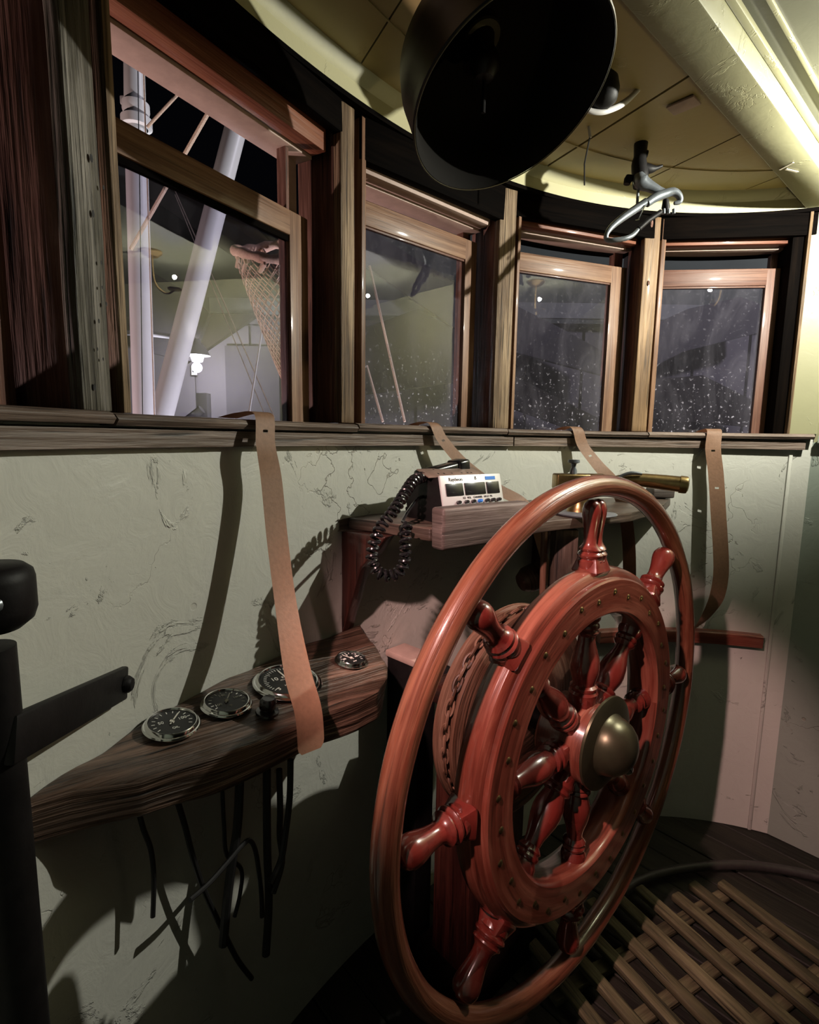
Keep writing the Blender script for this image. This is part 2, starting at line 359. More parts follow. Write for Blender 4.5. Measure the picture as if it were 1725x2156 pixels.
def b_lathe(bm, prof, segs=32, Mx=None, closed=False):
    """prof: (radius, z) list; revolved about local Z"""
    L = bm.loops.layers.uv.verify(); rings = []; fs = []
    for r, z in prof:
        if r < 1e-6: rings.append([bm.verts.new((0, 0, z))])
        else: rings.append([bm.verts.new((r*math.cos(2*PI*k/segs), r*math.sin(2*PI*k/segs), z)) for k in range(segs)])
    ln = 0.0
    pr = list(zip(range(len(prof)), range(1, len(prof)))) + ([(len(prof)-1, 0)] if closed else [])
    for i, j in pr:
        a, b = rings[i], rings[j]; dl = math.hypot(prof[j][0]-prof[i][0], prof[j][1]-prof[i][1])
        R = max(prof[i][0], prof[j][0])
        for k in range(segs):
            k2 = (k+1) % segs
            if len(a) == 1 and len(b) == 1: continue
            if len(a) == 1: vs = (a[0], b[k2], b[k])
            elif len(b) == 1: vs = (a[k], a[k2], b[0])
            else: vs = (a[k], a[k2], b[k2], b[k])
            f = bm.faces.new(vs); f.smooth = True; fs.append(f)
            u1, u2 = 2*PI*R*k/segs, 2*PI*R*(k+1)/segs
            uvs = {3: ((u1, ln), (u2, ln), (u1, ln+dl)), 4: ((u1, ln), (u2, ln), (u2, ln+dl), (u1, ln+dl))}[len(vs)]
            for l, uv in zip(f.loops, uvs): l[L].uv = uv
        ln += dl
    if Mx is not None: bmesh.ops.transform(bm, matrix=Mx, verts=[v for rg in rings for v in rg])
    return [v for rg in rings for v in rg]
def lathe(name, prof, mat, parent=None, segs=32, Mw=None, Mx=None, closed=False, ang=40, swap=False):
    bm = bmesh.new(); b_lathe(bm, prof, segs, Mx, closed)
    if swap:
        L = bm.loops.layers.uv.verify()
        for f in bm.faces:
            for l in f.loops: l[L].uv = (l[L].uv[1], l[L].uv[0])
    bmesh.ops.recalc_face_normals(bm, faces=bm.faces[:])
    return bm_obj(name, bm, mat, parent, Mw, uv=None, ang=ang)
def prism(name, poly, thick, mat, parent=None, Mw=None, bev=0.0, rough=0.0, cut=0.03):
    """2-D polygon in local XY extruded along local Z by thick (downwards, from z=0)"""
    bm = bmesh.new(); vs = [bm.verts.new((p[0], p[1], 0)) for p in poly]; f = bm.faces.new(vs)
    bm.normal_update()
    if f.normal.z < 0: f.normal_flip()
    r = bmesh.ops.extrude_face_region(bm, geom=[f]); nv = [e for e in r['geom'] if isinstance(e, bmesh.types.BMVert)]
    bmesh.ops.translate(bm, vec=(0, 0, -thick), verts=nv)
    bmesh.ops.recalc_face_normals(bm, faces=bm.faces[:])
    if bev: bmesh.ops.bevel(bm, geom=bm.edges[:], offset=bev, segments=2, affect='EDGES', profile=0.5)
    if rough:
        bmesh.ops.triangulate(bm, faces=bm.faces[:])
        for _ in range(4):
            es = [e for e in bm.edges if e.calc_length() > cut]
            if not es: break
            bmesh.ops.subdivide_edges(bm, edges=es, cuts=1); bmesh.ops.triangulate(bm, faces=[f for f in bm.faces if len(f.verts) > 3])
        for v in bm.verts: v.co += noise.noise_vector(Vector((v.co.x*8, v.co.y*22, v.co.z*22))) * rough
    return bm_obj(name, bm, mat, parent, Mw, ang=35 if not rough else 70)
def text(name, s, size, mat, parent, Mw, depth=0.0004):
    cu = bpy.data.curves.new(name, 'FONT'); cu.body = s; cu.size = size; cu.align_x = 'CENTER'; cu.align_y = 'CENTER'; cu.extrude = depth
    t = bpy.data.objects.new(name + '_tmp', cu); COL.objects.link(t)
    dg = bpy.context.evaluated_depsgraph_get(); me = bpy.data.meshes.new_from_object(t.evaluated_get(dg))
    bpy.data.objects.remove(t); me.materials.clear()
    return mesh_obj(name, me, mat, parent, Mw)
def arc_strip(name, t0, t1, prof, mat, parent=None, step=1.5):
    """sweep closed profile [(off, z)...] along the wall arc"""
    n = max(1, int(abs(t1-t0)/step + 0.99)); bm = bmesh.new(); L = bm.loops.layers.uv.verify(); rings = []
    for i in range(n+1):
        t = t0 + (t1-t0)*i/n; rings.append([bm.verts.new(wp(t, o, z)) for o, z in prof])
    k = len(prof); d = [0.0]
    for j in range(k): d.append(d[-1] + math.hypot(prof[(j+1) % k][0]-prof[j][0], prof[(j+1) % k][1]-prof[j][1]))
    for i in range(n):
        ua = math.radians(t0 + (t1-t0)*i/n)*AR; ub = math.radians(t0 + (t1-t0)*(i+1)/n)*AR
        for j in range(k):
            f = bm.faces.new((rings[i][j], rings[i][(j+1) % k], rings[i+1][(j+1) % k], rings[i+1][j]))
            for l, uv in zip(f.loops, ((ua, d[j]), (ua, d[j+1]), (ub, d[j+1]), (ub, d[j]))): l[L].uv = uv
    bm.faces.new(rings[0]); bm.faces.new(rings[-1])
    bmesh.ops.recalc_face_normals(bm, faces=bm.faces[:])
    return bm_obj(name, bm, mat, parent, uv=None, ang=30)

# ================================================================== SETTING
TL, TR = -108.0, 15.6                                 # ends of the front wall
arc_strip('wall_front', TL, TR, [(0.0, 0.0), (0.0, BRD+0.045), (0.10, BRD+0.045), (0.10, 0.0)], M['wall'], None, 1.5)['kind'] = 'structure'
sp = arc_strip('wall_front_upper', TL, TR, [(0.125, HEAD-0.11), (0.125, CEIL+0.06), (0.16, CEIL+0.06), (0.16, HEAD-0.11)], M['black_wood']); sp.name = 'trim_1'; sp['kind'] = 'structure'
tc_ = arc_strip('trim_2', TL, TR+1.5, [(-0.012, HEAD), (-0.006, HEAD-0.010), (0.12, HEAD-0.010), (0.12, CEIL+0.03), (-0.04, CEIL+0.03), (-0.030, CEIL-0.006), (-0.012, CEIL-0.03)], M['cream']); tc_['kind'] = 'structure'
arc_strip('trim_3', TL, TR+1.0, [(-0.018, HEAD-0.002), (-0.018, HEAD-0.014), (0.05, HEAD-0.014), (0.05, HEAD-0.002)], M['black_wood'])['kind'] = 'structure'

corner_r = wp(TR, 0.0); corner_l = wp(TL, 0.0); aft = -AXF
def side_wall(name, c, z0, z1, mat, length=3.2, thick=0.10, start=0.0, out=1, proud=0.0):
    ctr = c + aft*(start + length/2) + AXU*(out*(thick/2 - proud)) + Vector((0, 0, (z0+z1)/2))
    return box(name, length, thick, z1-z0, frame(ctr, aft), mat, None, 0.0)
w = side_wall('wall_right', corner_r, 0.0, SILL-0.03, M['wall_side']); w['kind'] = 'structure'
w2 = side_wall('wall_right_upper', corner_r, SILL-0.03, CEIL+0.05, M['beam'], proud=-0.012); w2['kind'] = 'structure'; w2.name = 'wall_starboard'
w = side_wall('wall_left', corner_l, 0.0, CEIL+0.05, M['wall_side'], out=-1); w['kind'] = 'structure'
bk = ship(1.1, -2.3, 1.25)
w = box('wall_back', 3.6, 0.08, 2.6, frame(bk, AXU), M['black_wood'], None, 0.0); w['kind'] = 'structure'
# cap moulding along the right wall at sill height
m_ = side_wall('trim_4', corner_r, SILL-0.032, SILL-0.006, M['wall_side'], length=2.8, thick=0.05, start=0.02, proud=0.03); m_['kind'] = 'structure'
# low seam batten between wall and corner pier
box('trim_5', 0.012, 0.010, BRD-0.02, frame(wp(13.2, -0.002, (BRD-0.02)/2), wt(13.2)), M['wall'], None, 0.002)['kind'] = 'structure'

# floor: planks running fore and aft
fl = bpy.data.objects.new('floor', None); COL.objects.link(fl); _link(fl, Matrix(), None); fl['kind'] = 'structure'
pw = 0.118
for i in range(-7, 26):
    u = i*pw + 0.05
    s = box('plank', 4.9, pw-0.005, 0.03, frame(ship(u, 0.12, -0.015 - 0.0015*(i % 3)), AXF), M['floor'], fl, 0.003, seg=1)
s = box('subfloor', 5.2, 4.2, 0.02, frame(ship(1.1, 0.1, -0.045), AXF), M['black_wood'], fl, 0)

# ceiling panels, forward of the beam, seams running nearly fore and aft
ce = bpy.data.objects.new('ceiling', None); COL.objects.link(ce); _link(ce, Matrix(), None); ce['kind'] = 'structure'
cd = Vector((0.46, -0.888, 0)).normalized(); cm_ = Vector((0.888, 0.46, 0)).normalized()
for i in range(-3, 8):
    c0 = 0.54 + 0.36*i; c1 = c0 + 0.36; g = 0.004 if i in (1, 2) else 0.002
    cc = cm_*((c0+c1)/2) + cd*(-0.9)
    # clipped to the ceiling outline forward of the beam
    bm = bmesh.new(); b_box(bm, 5.0, c1-c0-g*2, 0.012, frame((cc.x, cc.y, CEIL+0.008), cd), 0)
    bmesh.ops.bisect_plane(bm, geom=bm.verts[:]+bm.edges[:]+bm.faces[:], plane_co=AXF*0.50, plane_no=-AXF, clear_outer=True)
    for k in range(-108, 20, 8):
        q = wp(k, 0.05); bmesh.ops.bisect_plane(bm, geom=bm.verts[:]+bm.edges[:]+bm.faces[:], plane_co=q, plane_no=wn(k), clear_outer=True)
    if len(bm.faces) < 2: bm.free(); continue
    bmesh.ops.holes_fill(bm, edges=[e for e in bm.edges if e.is_boundary]); bm_obj('ceiling_panel', bm, M['ceiling'], ce)
bm = bmesh.new(); b_box(bm, 5.2, 4.2, 0.03, frame(ship(1.1, 0.3, CEIL+0.045), AXF), 0)
for k in range(-108, 20, 8): bmesh.ops.bisect_plane(bm, geom=bm.verts[:]+bm.edges[:]+bm.faces[:], plane_co=wp(k, 0.16), plane_no=wn(k), clear_outer=True)
bmesh.ops.holes_fill(bm, edges=[e for e in bm.edges if e.is_boundary]); bm_obj('ceiling_backing', bm, M['black_wood'], ce)
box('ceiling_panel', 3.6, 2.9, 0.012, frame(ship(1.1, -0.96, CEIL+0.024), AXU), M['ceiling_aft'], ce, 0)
# arc joint lines of the cove
arc_strip('cove_joint', TL, TR, [(-0.175, CEIL+0.0025), (-0.175, CEIL-0.0005), (-0.171, CEIL-0.0005), (-0.171, CEIL+0.0025)], M['ceiling'], ce)

bmn = thing('ceiling_beam', 'deep cream painted ceiling beam running athwart at top right', 'beam', ship(1.1, 0.54, HEAD))
box('beam_body', 3.7, 0.100, CEIL-HEAD+0.02, frame(ship(1.05, 0.54, (CEIL+HEAD)/2+0.01), AXU), M['beam'], bmn, 0.004)
box('moulding', 3.7, 0.016, 0.016, frame(ship(1.05, 0.482, CEIL-0.002), AXU), M['beam'], bmn, 0.003)
box('moulding', 3.7, 0.010, 0.010, frame(ship(1.05, 0.440, CEIL+0.014), AXU), M['beam'], bmn, 0.003)
# chipped corner mark on the beam and small plate tucked beside it
c = at_z(1665, 350, HEAD-0.002)
bm = bmesh.new(); b_box(bm, 0.045, 0.006, 0.002, frame(c + Vector((-0.012, 0.0, 0)), (0.25, -1, 0)), 0); b_box(bm, 0.05, 0.006, 0.002, frame(c + Vector((0.022, 0.026, 0)), (1, 0.35, 0)), 0)
bm_obj('paint_chip', bm, M['peel'], bmn)
c = at_z(1440, 222, CEIL-0.004)
tag(box('metal_plate', 0.07, 0.05, 0.006, frame(c, AXF), M['soffit'], None, 0.002), 'small pale square plate on the ceiling tight against the beam', 'plate')

# sill: rounded capping over a fascia board, each in butted lengths
sl = bpy.data.objects.new('trim_6', None); COL.objects.link(sl); _link(sl, Matrix(), None); sl['kind'] = 'structure'
cuts = [TL, -78.6, -54.0, -29.6, -6.6, TR-0.2]
for i, (a, b) in enumerate(zip(cuts, cuts[1:])):
    dz = (0.0, -0.002, 0.001, -0.001, 0.0)[i]
    arc_strip('capping', a+0.08, b-0.08, [(-0.030, SILL-0.020+dz), (-0.036, SILL-0.011+dz), (-0.030, SILL-0.003+dz), (-0.018, SILL+dz), (0.20, SILL+dz-0.004), (0.20, SILL-0.022+dz)], M['sill'], sl, 1.5)
for i, (a, b) in enumerate([(TL, -64.5), (-64.4, -28.2), (-28.1, TR-1.0)]):
    arc_strip('fascia', a+0.05, b-0.05, [(-0.020, BRD), (-0.020, SILL-0.027), (0.0, SILL-0.024), (0.0, BRD)], M['sill'], sl, 1.5)

# ------------------------------------------------------------------ windows
# opening edges in degrees, sash top rail z, sash edges measured at the sash plane
SASH = 0.085
def pxt(x, off): return on_wall(x, 900, off)[0]
def chord_piece(name, ta, tb, off, th, z0, z1, mat, parent, bev=0.002, trimL=0.0, trimR=0.0):
    a = wp(ta, off); b = wp(tb, off); d = (b-a).normalized(); a = a + d*trimL; b = b - d*trimR
    c = (a+b)/2 + Vector((-d.y, d.x, 0))*(th/2); c.z = (z0+z1)/2
    return box(name, (b-a).length, th, z1-z0, frame(c, d), mat, parent, bev)
WIN = [  # name, left deg, right deg, rail top, rail bottom, right stile width, left stile width, glass
    ('window_1', -104.0, pxt(38, SASH), 2.215, 2.150, 0.06, 0.05, 'glass_dirty', 'sash_red'),
    ('window_2', pxt(284, 0.0)-0.2, pxt(651, SASH), 2.108, 2.050, 0.056, 0.030, 'glass_clear', 'oak'),
    ('window_3', -51.6, pxt(991, SASH), 2.215, 2.150, 0.046, 0.030, 'glass_dirty', 'oak'),
    ('window_4', -27.8, pxt(1296, SASH), 2.217, 2.155, 0.062, 0.030, 'glass_dirty', 'oak'),
    ('window_5', -5.6, pxt(1616, SASH), 2.214, 2.152, 0.052, 0.030, 'glass_dirty', 'sash_red')]
for nm, ta, tb, zt, zb, sw, lw, gl, wm in WIN:
    w = bpy.data.objects.new(nm, None); COL.objects.link(w); _link(w, Matrix.Translation(wp((ta+tb)/2, 0.05, SILL)), None); w['kind'] = 'structure'
    hb = 2.290 if nm in ('window_4', 'window_5') else 2.262; hf = {'window_2': 2.298, 'window_4': 2.296, 'window_5': 2.296}.get(nm, 2.268)
    # header face, stepped red trim and painted soffit
    chord_piece('header_board', ta-0.6, tb+3.0, 0.006, 0.028, hf, HEAD-0.012, M['black_wood'], w)
    chord_piece('head_trim', ta-0.4, tb+0.6, 0.036, 0.045, hb-0.006, hf+0.03, M['soffit'] if nm == 'window_3' else M['trim_red'], w)
    chord_piece('soffit_board', ta-0.2, tb+0.6, 0.083, 0.075, hb-0.012, hb+0.03, M['soffit'], w)
    # sash
    chord_piece('sash_top_rail', ta, tb, SASH, 0.030, zb, zt, M['oak'] if wm == 'oak' else M['sash_red'], w, 0.003)
    chord_piece('sash_stile', tb, ta, SASH+0.030, 0.030, 1.30, zt-0.001, M[wm], w, 0.002, 0.0, (wp(ta, SASH)-wp(tb, SASH)).length - sw)
    chord_piece('sash_stile', ta, tb, SASH, 0.030, 1.30, zb, M[wm], w, 0.002, 0.0, (wp(ta, SASH)-wp(tb, SASH)).length - lw)
    a = wp(ta, SASH+0.015); b = wp(tb, SASH+0.015); d = (b-a).normalized(); n_ = Vector((-d.y, d.x, 0))
    # glass origin at sill height so the dirt gathers low on the pane
    L_ = (b-a).length - 0.02; bm = bmesh.new(); b_box(bm, L_, 0.004, zb+0.01-1.35, Matrix.Translation((0, 0, (zb+0.01+1.35)/2 - SILL)), 0)
    bm_obj('glass_pane', bm, M[gl], w, frame((a+b)/2 + Vector((0, 0, SILL)), d), smooth=False)
    # putty bead under the top rail
    chord_piece('glazing_bead', ta, tb, SASH+0.004, 0.010, zb-(0.014 if nm == 'window_2' else 0.006), zb, M['black_wood'] if nm == 'window_2' else M['sash_red'], w, 0.001)
    # outer guide strip behind the right stile up to the head
    chord_piece('outer_stop', tb, ta, SASH+0.068, 0.030, 1.58, hb, M['sash_red'] if nm != 'window_2' else M['soffit'], w, 0.001, 0.0, (wp(ta, SASH)-wp(tb, SASH)).length - max(sw*0.75-0.030, 0.014))

# posts between the windows
def post(label, ta, tb, mat_front, mat_side, depth=0.155, steps=True, seed=0.0, rough=0.0022):
    t = thing('window_post', label, 'post', wp((ta+tb)/2, 0.0, SILL), group='timber posts between the windows')
    tm = (ta+tb)/2; wd_ = 2*math.sin(math.radians((tb-ta)/2))*rad(tm)
    c = wp(tm, 0.013, (SILL+HEAD-0.014)/2)
    Mf = frame(c, wt(tm)); Mf = Mf
    box('front_board', wd_, 0.026, HEAD-0.014-SILL, Mf, mat_front, t, 0.003, rough, 0.022, seed)
    c = wp(tm, 0.026 + (depth-0.026)/2 + 0.001, (SILL+HEAD-0.014)/2)
    box('core', wd_-0.008, depth-0.026, HEAD-0.014-SILL-0.002, frame(c, wt(tm)), mat_side, t, 0.002, 0.0018, 0.03, seed+5)
    return t
def strip(t, ta, tb, mat, off=0.0, dep=0.035):
    tm = (ta+tb)/2; wd_ = 2*math.sin(math.radians((tb-ta)/2))*rad(tm)
    box('stop_strip', wd_, dep, HEAD-0.016-SILL, frame(wp(tm, off+dep/2, (SILL+HEAD-0.016)/2), wt(tm)), mat, t, 0.002)
p0 = post('grey weathered front post with nail holes, leftmost and widest, at the left frame edge', pxt(174, 0), pxt(246, 0), M['grey_post'], M['red_post'], 0.165, seed=1.0, rough=0.004)
strip(p0, pxt(262, 0.012), pxt(281, 0.012), M['old_post'], 0.012)
p1 = post('split brown post between the open-topped window with the net and the next window', -55.1, -53.2, M['old_post'], M['red_post'], seed=2.0)
strip(p1, -52.15, -51.55, M['oak'], 0.004)
strip(p1, -58.6, -58.2, M['red_post'], 0.085, 0.03)
p2 = post('pale streaked post directly under the tip of the hanging bell', -31.2, -28.6, M['old_post'], M['red_post'], seed=3.0)
strip(p2, -28.05, -27.6, M['oak'], 0.004)
p3 = post('yellowish knotty post under the grey lamp bracket', -8.5, -6.3, M['knotty'], M['red_post'], seed=4.0)
strip(p3, -6.0, -5.35, M['oak'], 0.004)
# knots
for q, r_ in (((1373, 470), 0.009), ((1366, 596), 0.006)):
    t_, c = on_wall(q[0], q[1], -0.0035)
    lathe('knot', [(0.0, 0.0), (r_*0.5, -0.0006), (r_*0.8, 0.0008), (r_, -0.001)], M['red_post'], p3, 14, Mw=frame(c, wt(t_)) @ Matrix.Rotation(PI/2, 4, 'X') @ Matrix.Diagonal((0.7, 1.6, 1, 1)), closed=False)
for (x, y, r_) in ((192, 333, .007), (218, 395, .004), (196, 450, .006), (213, 553, .0035), (215, 605, .003), (224, 640, .004), (208, 676, .004), (217, 756, .003), (205, 735, .003), (199, 815, .006)):
    t_, c = on_wall(x, y, -0.0045)
    lathe('nail_hole', [(0.0, 0.0), (r_*0.7, 0.0003)], M['matt_black'], p0, 8, Mw=frame(c, wt(t_)) @ Matrix.Rotation(PI/2, 4, 'X') @ Matrix.Diagonal((0.7, 1.3, 1, 1)))
t_ = thing('corner_jamb', 'near-black jamb closing the last window against the right wall', 'post', wp(14, 0.0, SILL))
box('jamb_board', 0.036, 0.16, HEAD-0.012-SILL, frame(wp(11.55, 0.085, (SILL+HEAD-0.012)/2), wt(13)), M['black_wood'], t_, 0.003)
box('edge_bead', 0.010, 0.03, HEAD-0.012-SILL, frame(wp(12.45, 0.0, (SILL+HEAD-0.012)/2), wt(12.4)), M['old_post'], t_, 0.002)

up_ = arc_strip('trim_7', 12.7, TR+0.4, [(0.0, SILL), (0.0, HEAD-0.012), (0.08, HEAD-0.012), (0.08, SILL)], M['beam']); up_['kind'] = 'structure'
# dark door beyond the corner pier at the right
dr = bpy.data.objects.new('door_1', None); COL.objects.link(dr); _link(dr, Matrix.Translation(corner_r + aft*0.3), None); dr['kind'] = 'structure'
side = lambda s, pr, z: corner_r + aft*s - AXU*pr + Vector((0, 0, z))
box('door_frame', 0.06, 0.05, 1.50, frame(side(0.225, 0.02, 0.75), aft), M['black_wood'], dr, 0.003)
box('door_leaf', 0.75, 0.03, 1.46, frame(side(0.64, 0.005, 0.74), aft), M['red_post'], dr, 0.003)
tube('door_handle', [side(0.30, 0.02, 0.33), side(0.30, 0.05, 0.30), side(0.32, 0.055, 0.24), side(0.38, 0.05, 0.22)], 0.006, M['brass'], dr, 8, per=4)

# ================================================================== STEERING WHEEL
R = 0.60
WC = Vector((0.4143, 1.2010, EYE - (1.46 - 0.75817293)))
Zl = -AXF; MW = Matrix(((AXU.x, 0, Zl.x, WC.x), (AXU.y, 0, Zl.y, WC.y), (0, 1, 0, WC.z), (0, 0, 0, 1)))   # local x: starboard, y: up, z: aft
wh = thing('steering_wheel', 'large varnished red-brown wooden steering wheel with eight turned spokes and outer ring', 'steering wheel', mat4=MW)
bm = bmesh.new(); b_tube(bm, [Vector((R*math.cos(a), R*math.sin(a), 0)) for a in [2*PI*i/144 for i in range(144)]], 0.0255, 18, True)
for v in bm.verts: v.co += noise.noise_vector(v.co*9)*0.0012
bm_obj('outer_ring', bm, M['ring_wood'], wh, MW, uv=None)
ri, ro = 0.520*R, 0.692*R
prof = [(ri, -0.036), (ri-0.004, -0.028), (ri-0.004, 0.030), (ri, 0.040), (ri+0.004, 0.043), (0.655*R-0.004, 0.043), (0.655*R, 0.040), (0.655*R+0.001, 0.030),
        (ro-0.010, 0.026), (ro-0.003, 0.020), (ro, 0.010), (ro+0.001, 0.0), (ro, -0.010), (ro-0.003, -0.020), (ro-0.010, -0.026), (0.66*R, -0.030), (0.655*R, -0.040), (0.655*R-0.004, -0.043), (ri+0.004, -0.043)]
lathe('rim', prof, M['mahogany'], wh, 160, Mw=MW, closed=True, ang=32)
for i in range(32):
    a = 2*PI*(i+0.5)/32; rr = 0.595*R + (0.006 if i % 2 else -0.006)
    if i == 0:
        rv = lathe('rivet', [(0.0, 0.0460), (0.005, 0.0453), (0.0072, 0.0430), (0.0072, 0.041)], M['brass'], wh, 10, Mw=MW @ Matrix.Translation((rr*math.cos(a), rr*math.sin(a), 0)))
        rvm = rv.data
    else: mesh_obj('rivet', rvm, M['brass'], wh, MW @ Matrix.Translation((rr*math.cos(a), rr*math.sin(a), 0)))
# spoke profiles: (radius, distance from the hub)
hprof = [(0.021, 0.672*R), (0.030, 0.70*R), (0.032, 0.722*R), (0.026, 0.728*R), (0.033, 0.736*R), (0.0345, 0.745*R), (0.030, 0.754*R), (0.026, 0.757*R), (0.031, 0.764*R), (0.0315, 0.770*R), (0.026, 0.778*R),
         (0.0205, 0.79*R), (0.0195, 0.81*R), (0.0215, 0.84*R), (0.0255, 0.87*R), (0.0285, 0.895*R), (0.0285, 0.915*R), (0.024, 0.935*R), (0.0145, 0.948*R), (0.0, 0.952*R)]
iprof = [(0.026, 0.10*R), (0.029, 0.165*R), (0.033, 0.185*R), (0.0335, 0.196*R), (0.029, 0.205*R), (0.032, 0.213*R), (0.0315, 0.222*R), (0.025, 0.230*R),
         (0.0275, 0.245*R), (0.0325, 0.275*R), (0.0335, 0.30*R), (0.031, 0.335*R), (0.025, 0.37*R), (0.020, 0.40*R), (0.0185, 0.425*R), (0.024, 0.435*R), (0.027, 0.443*R), (0.0235, 0.452*R), (0.0275, 0.462*R), (0.0265, 0.472*R), (0.023, 0.478*R), (0.029, 0.495*R), (0.031, 0.535*R)]
for k in range(8):
    ang = math.radians(90 + 45*k)
    Ms = MW @ Matrix.Rotation(ang, 4, 'Z') @ Matrix.Rotation(PI/2, 4, 'Y')      # local z -> radial
    if k == 0:      # king spoke: grooved down the middle, heart-shaped top
        bm = bmesh.new()
        for s in (-1, 1):
            vs = b_lathe(bm, [(r*(0.72 if z > 0.765*R else (0.86 if z > 0.72*R else 0.9)), z) for r, z in hprof], 20)
            off = 0.0125 if s > 0 else 0.0125
            for v in vs:
                g = 1.0 if v.co.z > 0.765*R else 0.6
                v.co.y += s*off*g
        L_ = bm.loops.layers.uv.verify()
        for f in bm.faces:
            for l in f.loops: l[L_].uv = (l[L_].uv[1], l[L_].uv[0])
        bmesh.ops.recalc_face_normals(bm, faces=bm.faces[:])
        h = bm_obj('handle', bm, M['spoke_wood'], wh, Ms, uv=None); h['label'] = 'grooved king spoke handle with heart-shaped tip'
    elif k == 1:
        h = lathe('handle', hprof, M['spoke_wood'], wh, 24, Mw=Ms, swap=True); hm = h.data
        # squared block of the handle against the rim
    else: mesh_obj('handle', hm, M['spoke_wood'], wh, Ms)
    if k == 0:
        sp_ = lathe('spindle', iprof, M['spoke_wood'], wh, 24, Mw=Ms, swap=True); im = sp_.data
        bm = bmesh.new()
        vs = b_box(bm, 0.060, 0.060, 0.040, Matrix.Translation((0, 0, 0.705*R)), 0.008, 2)
        for v in bm.verts:
            s = 0.86 if v.co.z > 0.705*R else 1.12; v.co.x *= s; v.co.y *= s
        bk_ = bm_obj('spoke_block', bm, M['spoke_wood'], wh, Ms); bkm = bk_.data
        bm = bmesh.new(); b_box(bm, 0.052, 0.052, 0.05, Matrix.Translation((0, 0, 0.15*R)), 0.008, 2)
        hb_ = bm_obj('spoke_foot', bm, M['spoke_wood'], wh, Ms); hbm = hb_.data
    else:
        mesh_obj('spindle', im, M['spoke_wood'], wh, Ms); mesh_obj('spoke_block', bkm, M['spoke_wood'], wh, Ms); mesh_obj('spoke_foot', hbm, M['spoke_wood'], wh, Ms)
lathe('hub', [(0.0, -0.07), (0.085, -0.07), (0.092, -0.062), (0.092, 0.052), (0.086, 0.060), (0.0, 0.060)], M['mahogany'], wh, 48, Mw=MW)
lathe('hub_cap', [(0.0, 0.061), (0.104, 0.061), (0.108, 0.064), (0.107, 0.069), (0.098, 0.072), (0.070, 0.075), (0.067, 0.079), (0.065, 0.090), (0.058, 0.107), (0.046, 0.121), (0.029, 0.131), (0.012, 0.135), (0.0, 0.136)], M['dark_brass'], wh, 56, Mw=MW @ Matrix.Translation((-0.006, 0.020, 0)))
lathe('cap_screw', [(0.0, 0.014), (0.008, 0.013), (0.013, 0.008), (0.014, 0.0), (0.014, -0.01)], M['chrome'], wh, 16, Mw=MW @ Matrix.Translation((0.075, -0.070, 0.082)))

# shaft and chain drum on the wall side of the wheel
dm = thing('chain_drum', 'worn brown wooden drum wound with chain behind the steering wheel', 'drum', mat4=MW @ Matrix.Translation((0, 0, -0.19)))
Rd = 0.272
lathe('drum_body', [(0.03, 0.035), (Rd-0.03, 0.035), (Rd, 0.030), (Rd, 0.020), (Rd-0.016, 0.012), (Rd-0.016, -0.014), (Rd, -0.022), (Rd, -0.034), (Rd-0.03, -0.038), (0.03, -0.038)], M['drum_wood'], dm, 96, Mw=WM[dm.name], closed=True, ang=30)
lathe('shaft', [(0.0, -0.36), (0.028, -0.36), (0.028, 0.13), (0.0, 0.13)], M['matt_black'], dm, 20, Mw=WM[dm.name])
nl = 58
for i in range(nl):
    a = 2*PI*i/nl
    Ml = WM[dm.name] @ Matrix.Rotation(a, 4, 'Z') @ Matrix.Translation((Rd-0.006, 0, 0)) @ Matrix.Rotation(0.9 if i % 2 else -0.6, 4, 'Y')
    if i == 0:
        pts = []
        for j in range(16):
            b = 2*PI*j/16; pts.append((0, 0.0115*math.sin(b)*(1.35 if abs(math.sin(b)) > 0.3 else 1.2), 0.0085*math.cos(b)))
        lk = tube('chain_link', [(x, y*1.3, z) for x, y, z in pts], 0.0036, M['plate'], dm, 6, True, Mw=Ml); lkm = lk.data; lkm.materials[0] = M['drum_wood']
    else: mesh_obj('chain_link', lkm, M['drum_wood'], dm, Ml)
# pedestal carrying the shaft
pd = thing('wheel_pedestal', 'dark wooden pedestal under the drum of the steering wheel', 'pedestal', (WC.x, WC.y, 0))
Mp = lambda u, f, z: frame(WC*1.0 + AXU*u + AXF*f - Vector((0, 0, WC.z - z)), AXU)
box('column', 0.24, 0.14, 0.86, Mp(0.03, 0.32, 0.43), M['knee'], pd, 0.006)
box('cap_block', 0.28, 0.18, 0.06, Mp(0.03, 0.32, 0.87), M['knee'], pd, 0.008)
box('foot', 0.34, 0.24, 0.06, Mp(0.03, 0.32, 0.03), M['black_wood'], pd, 0.008)

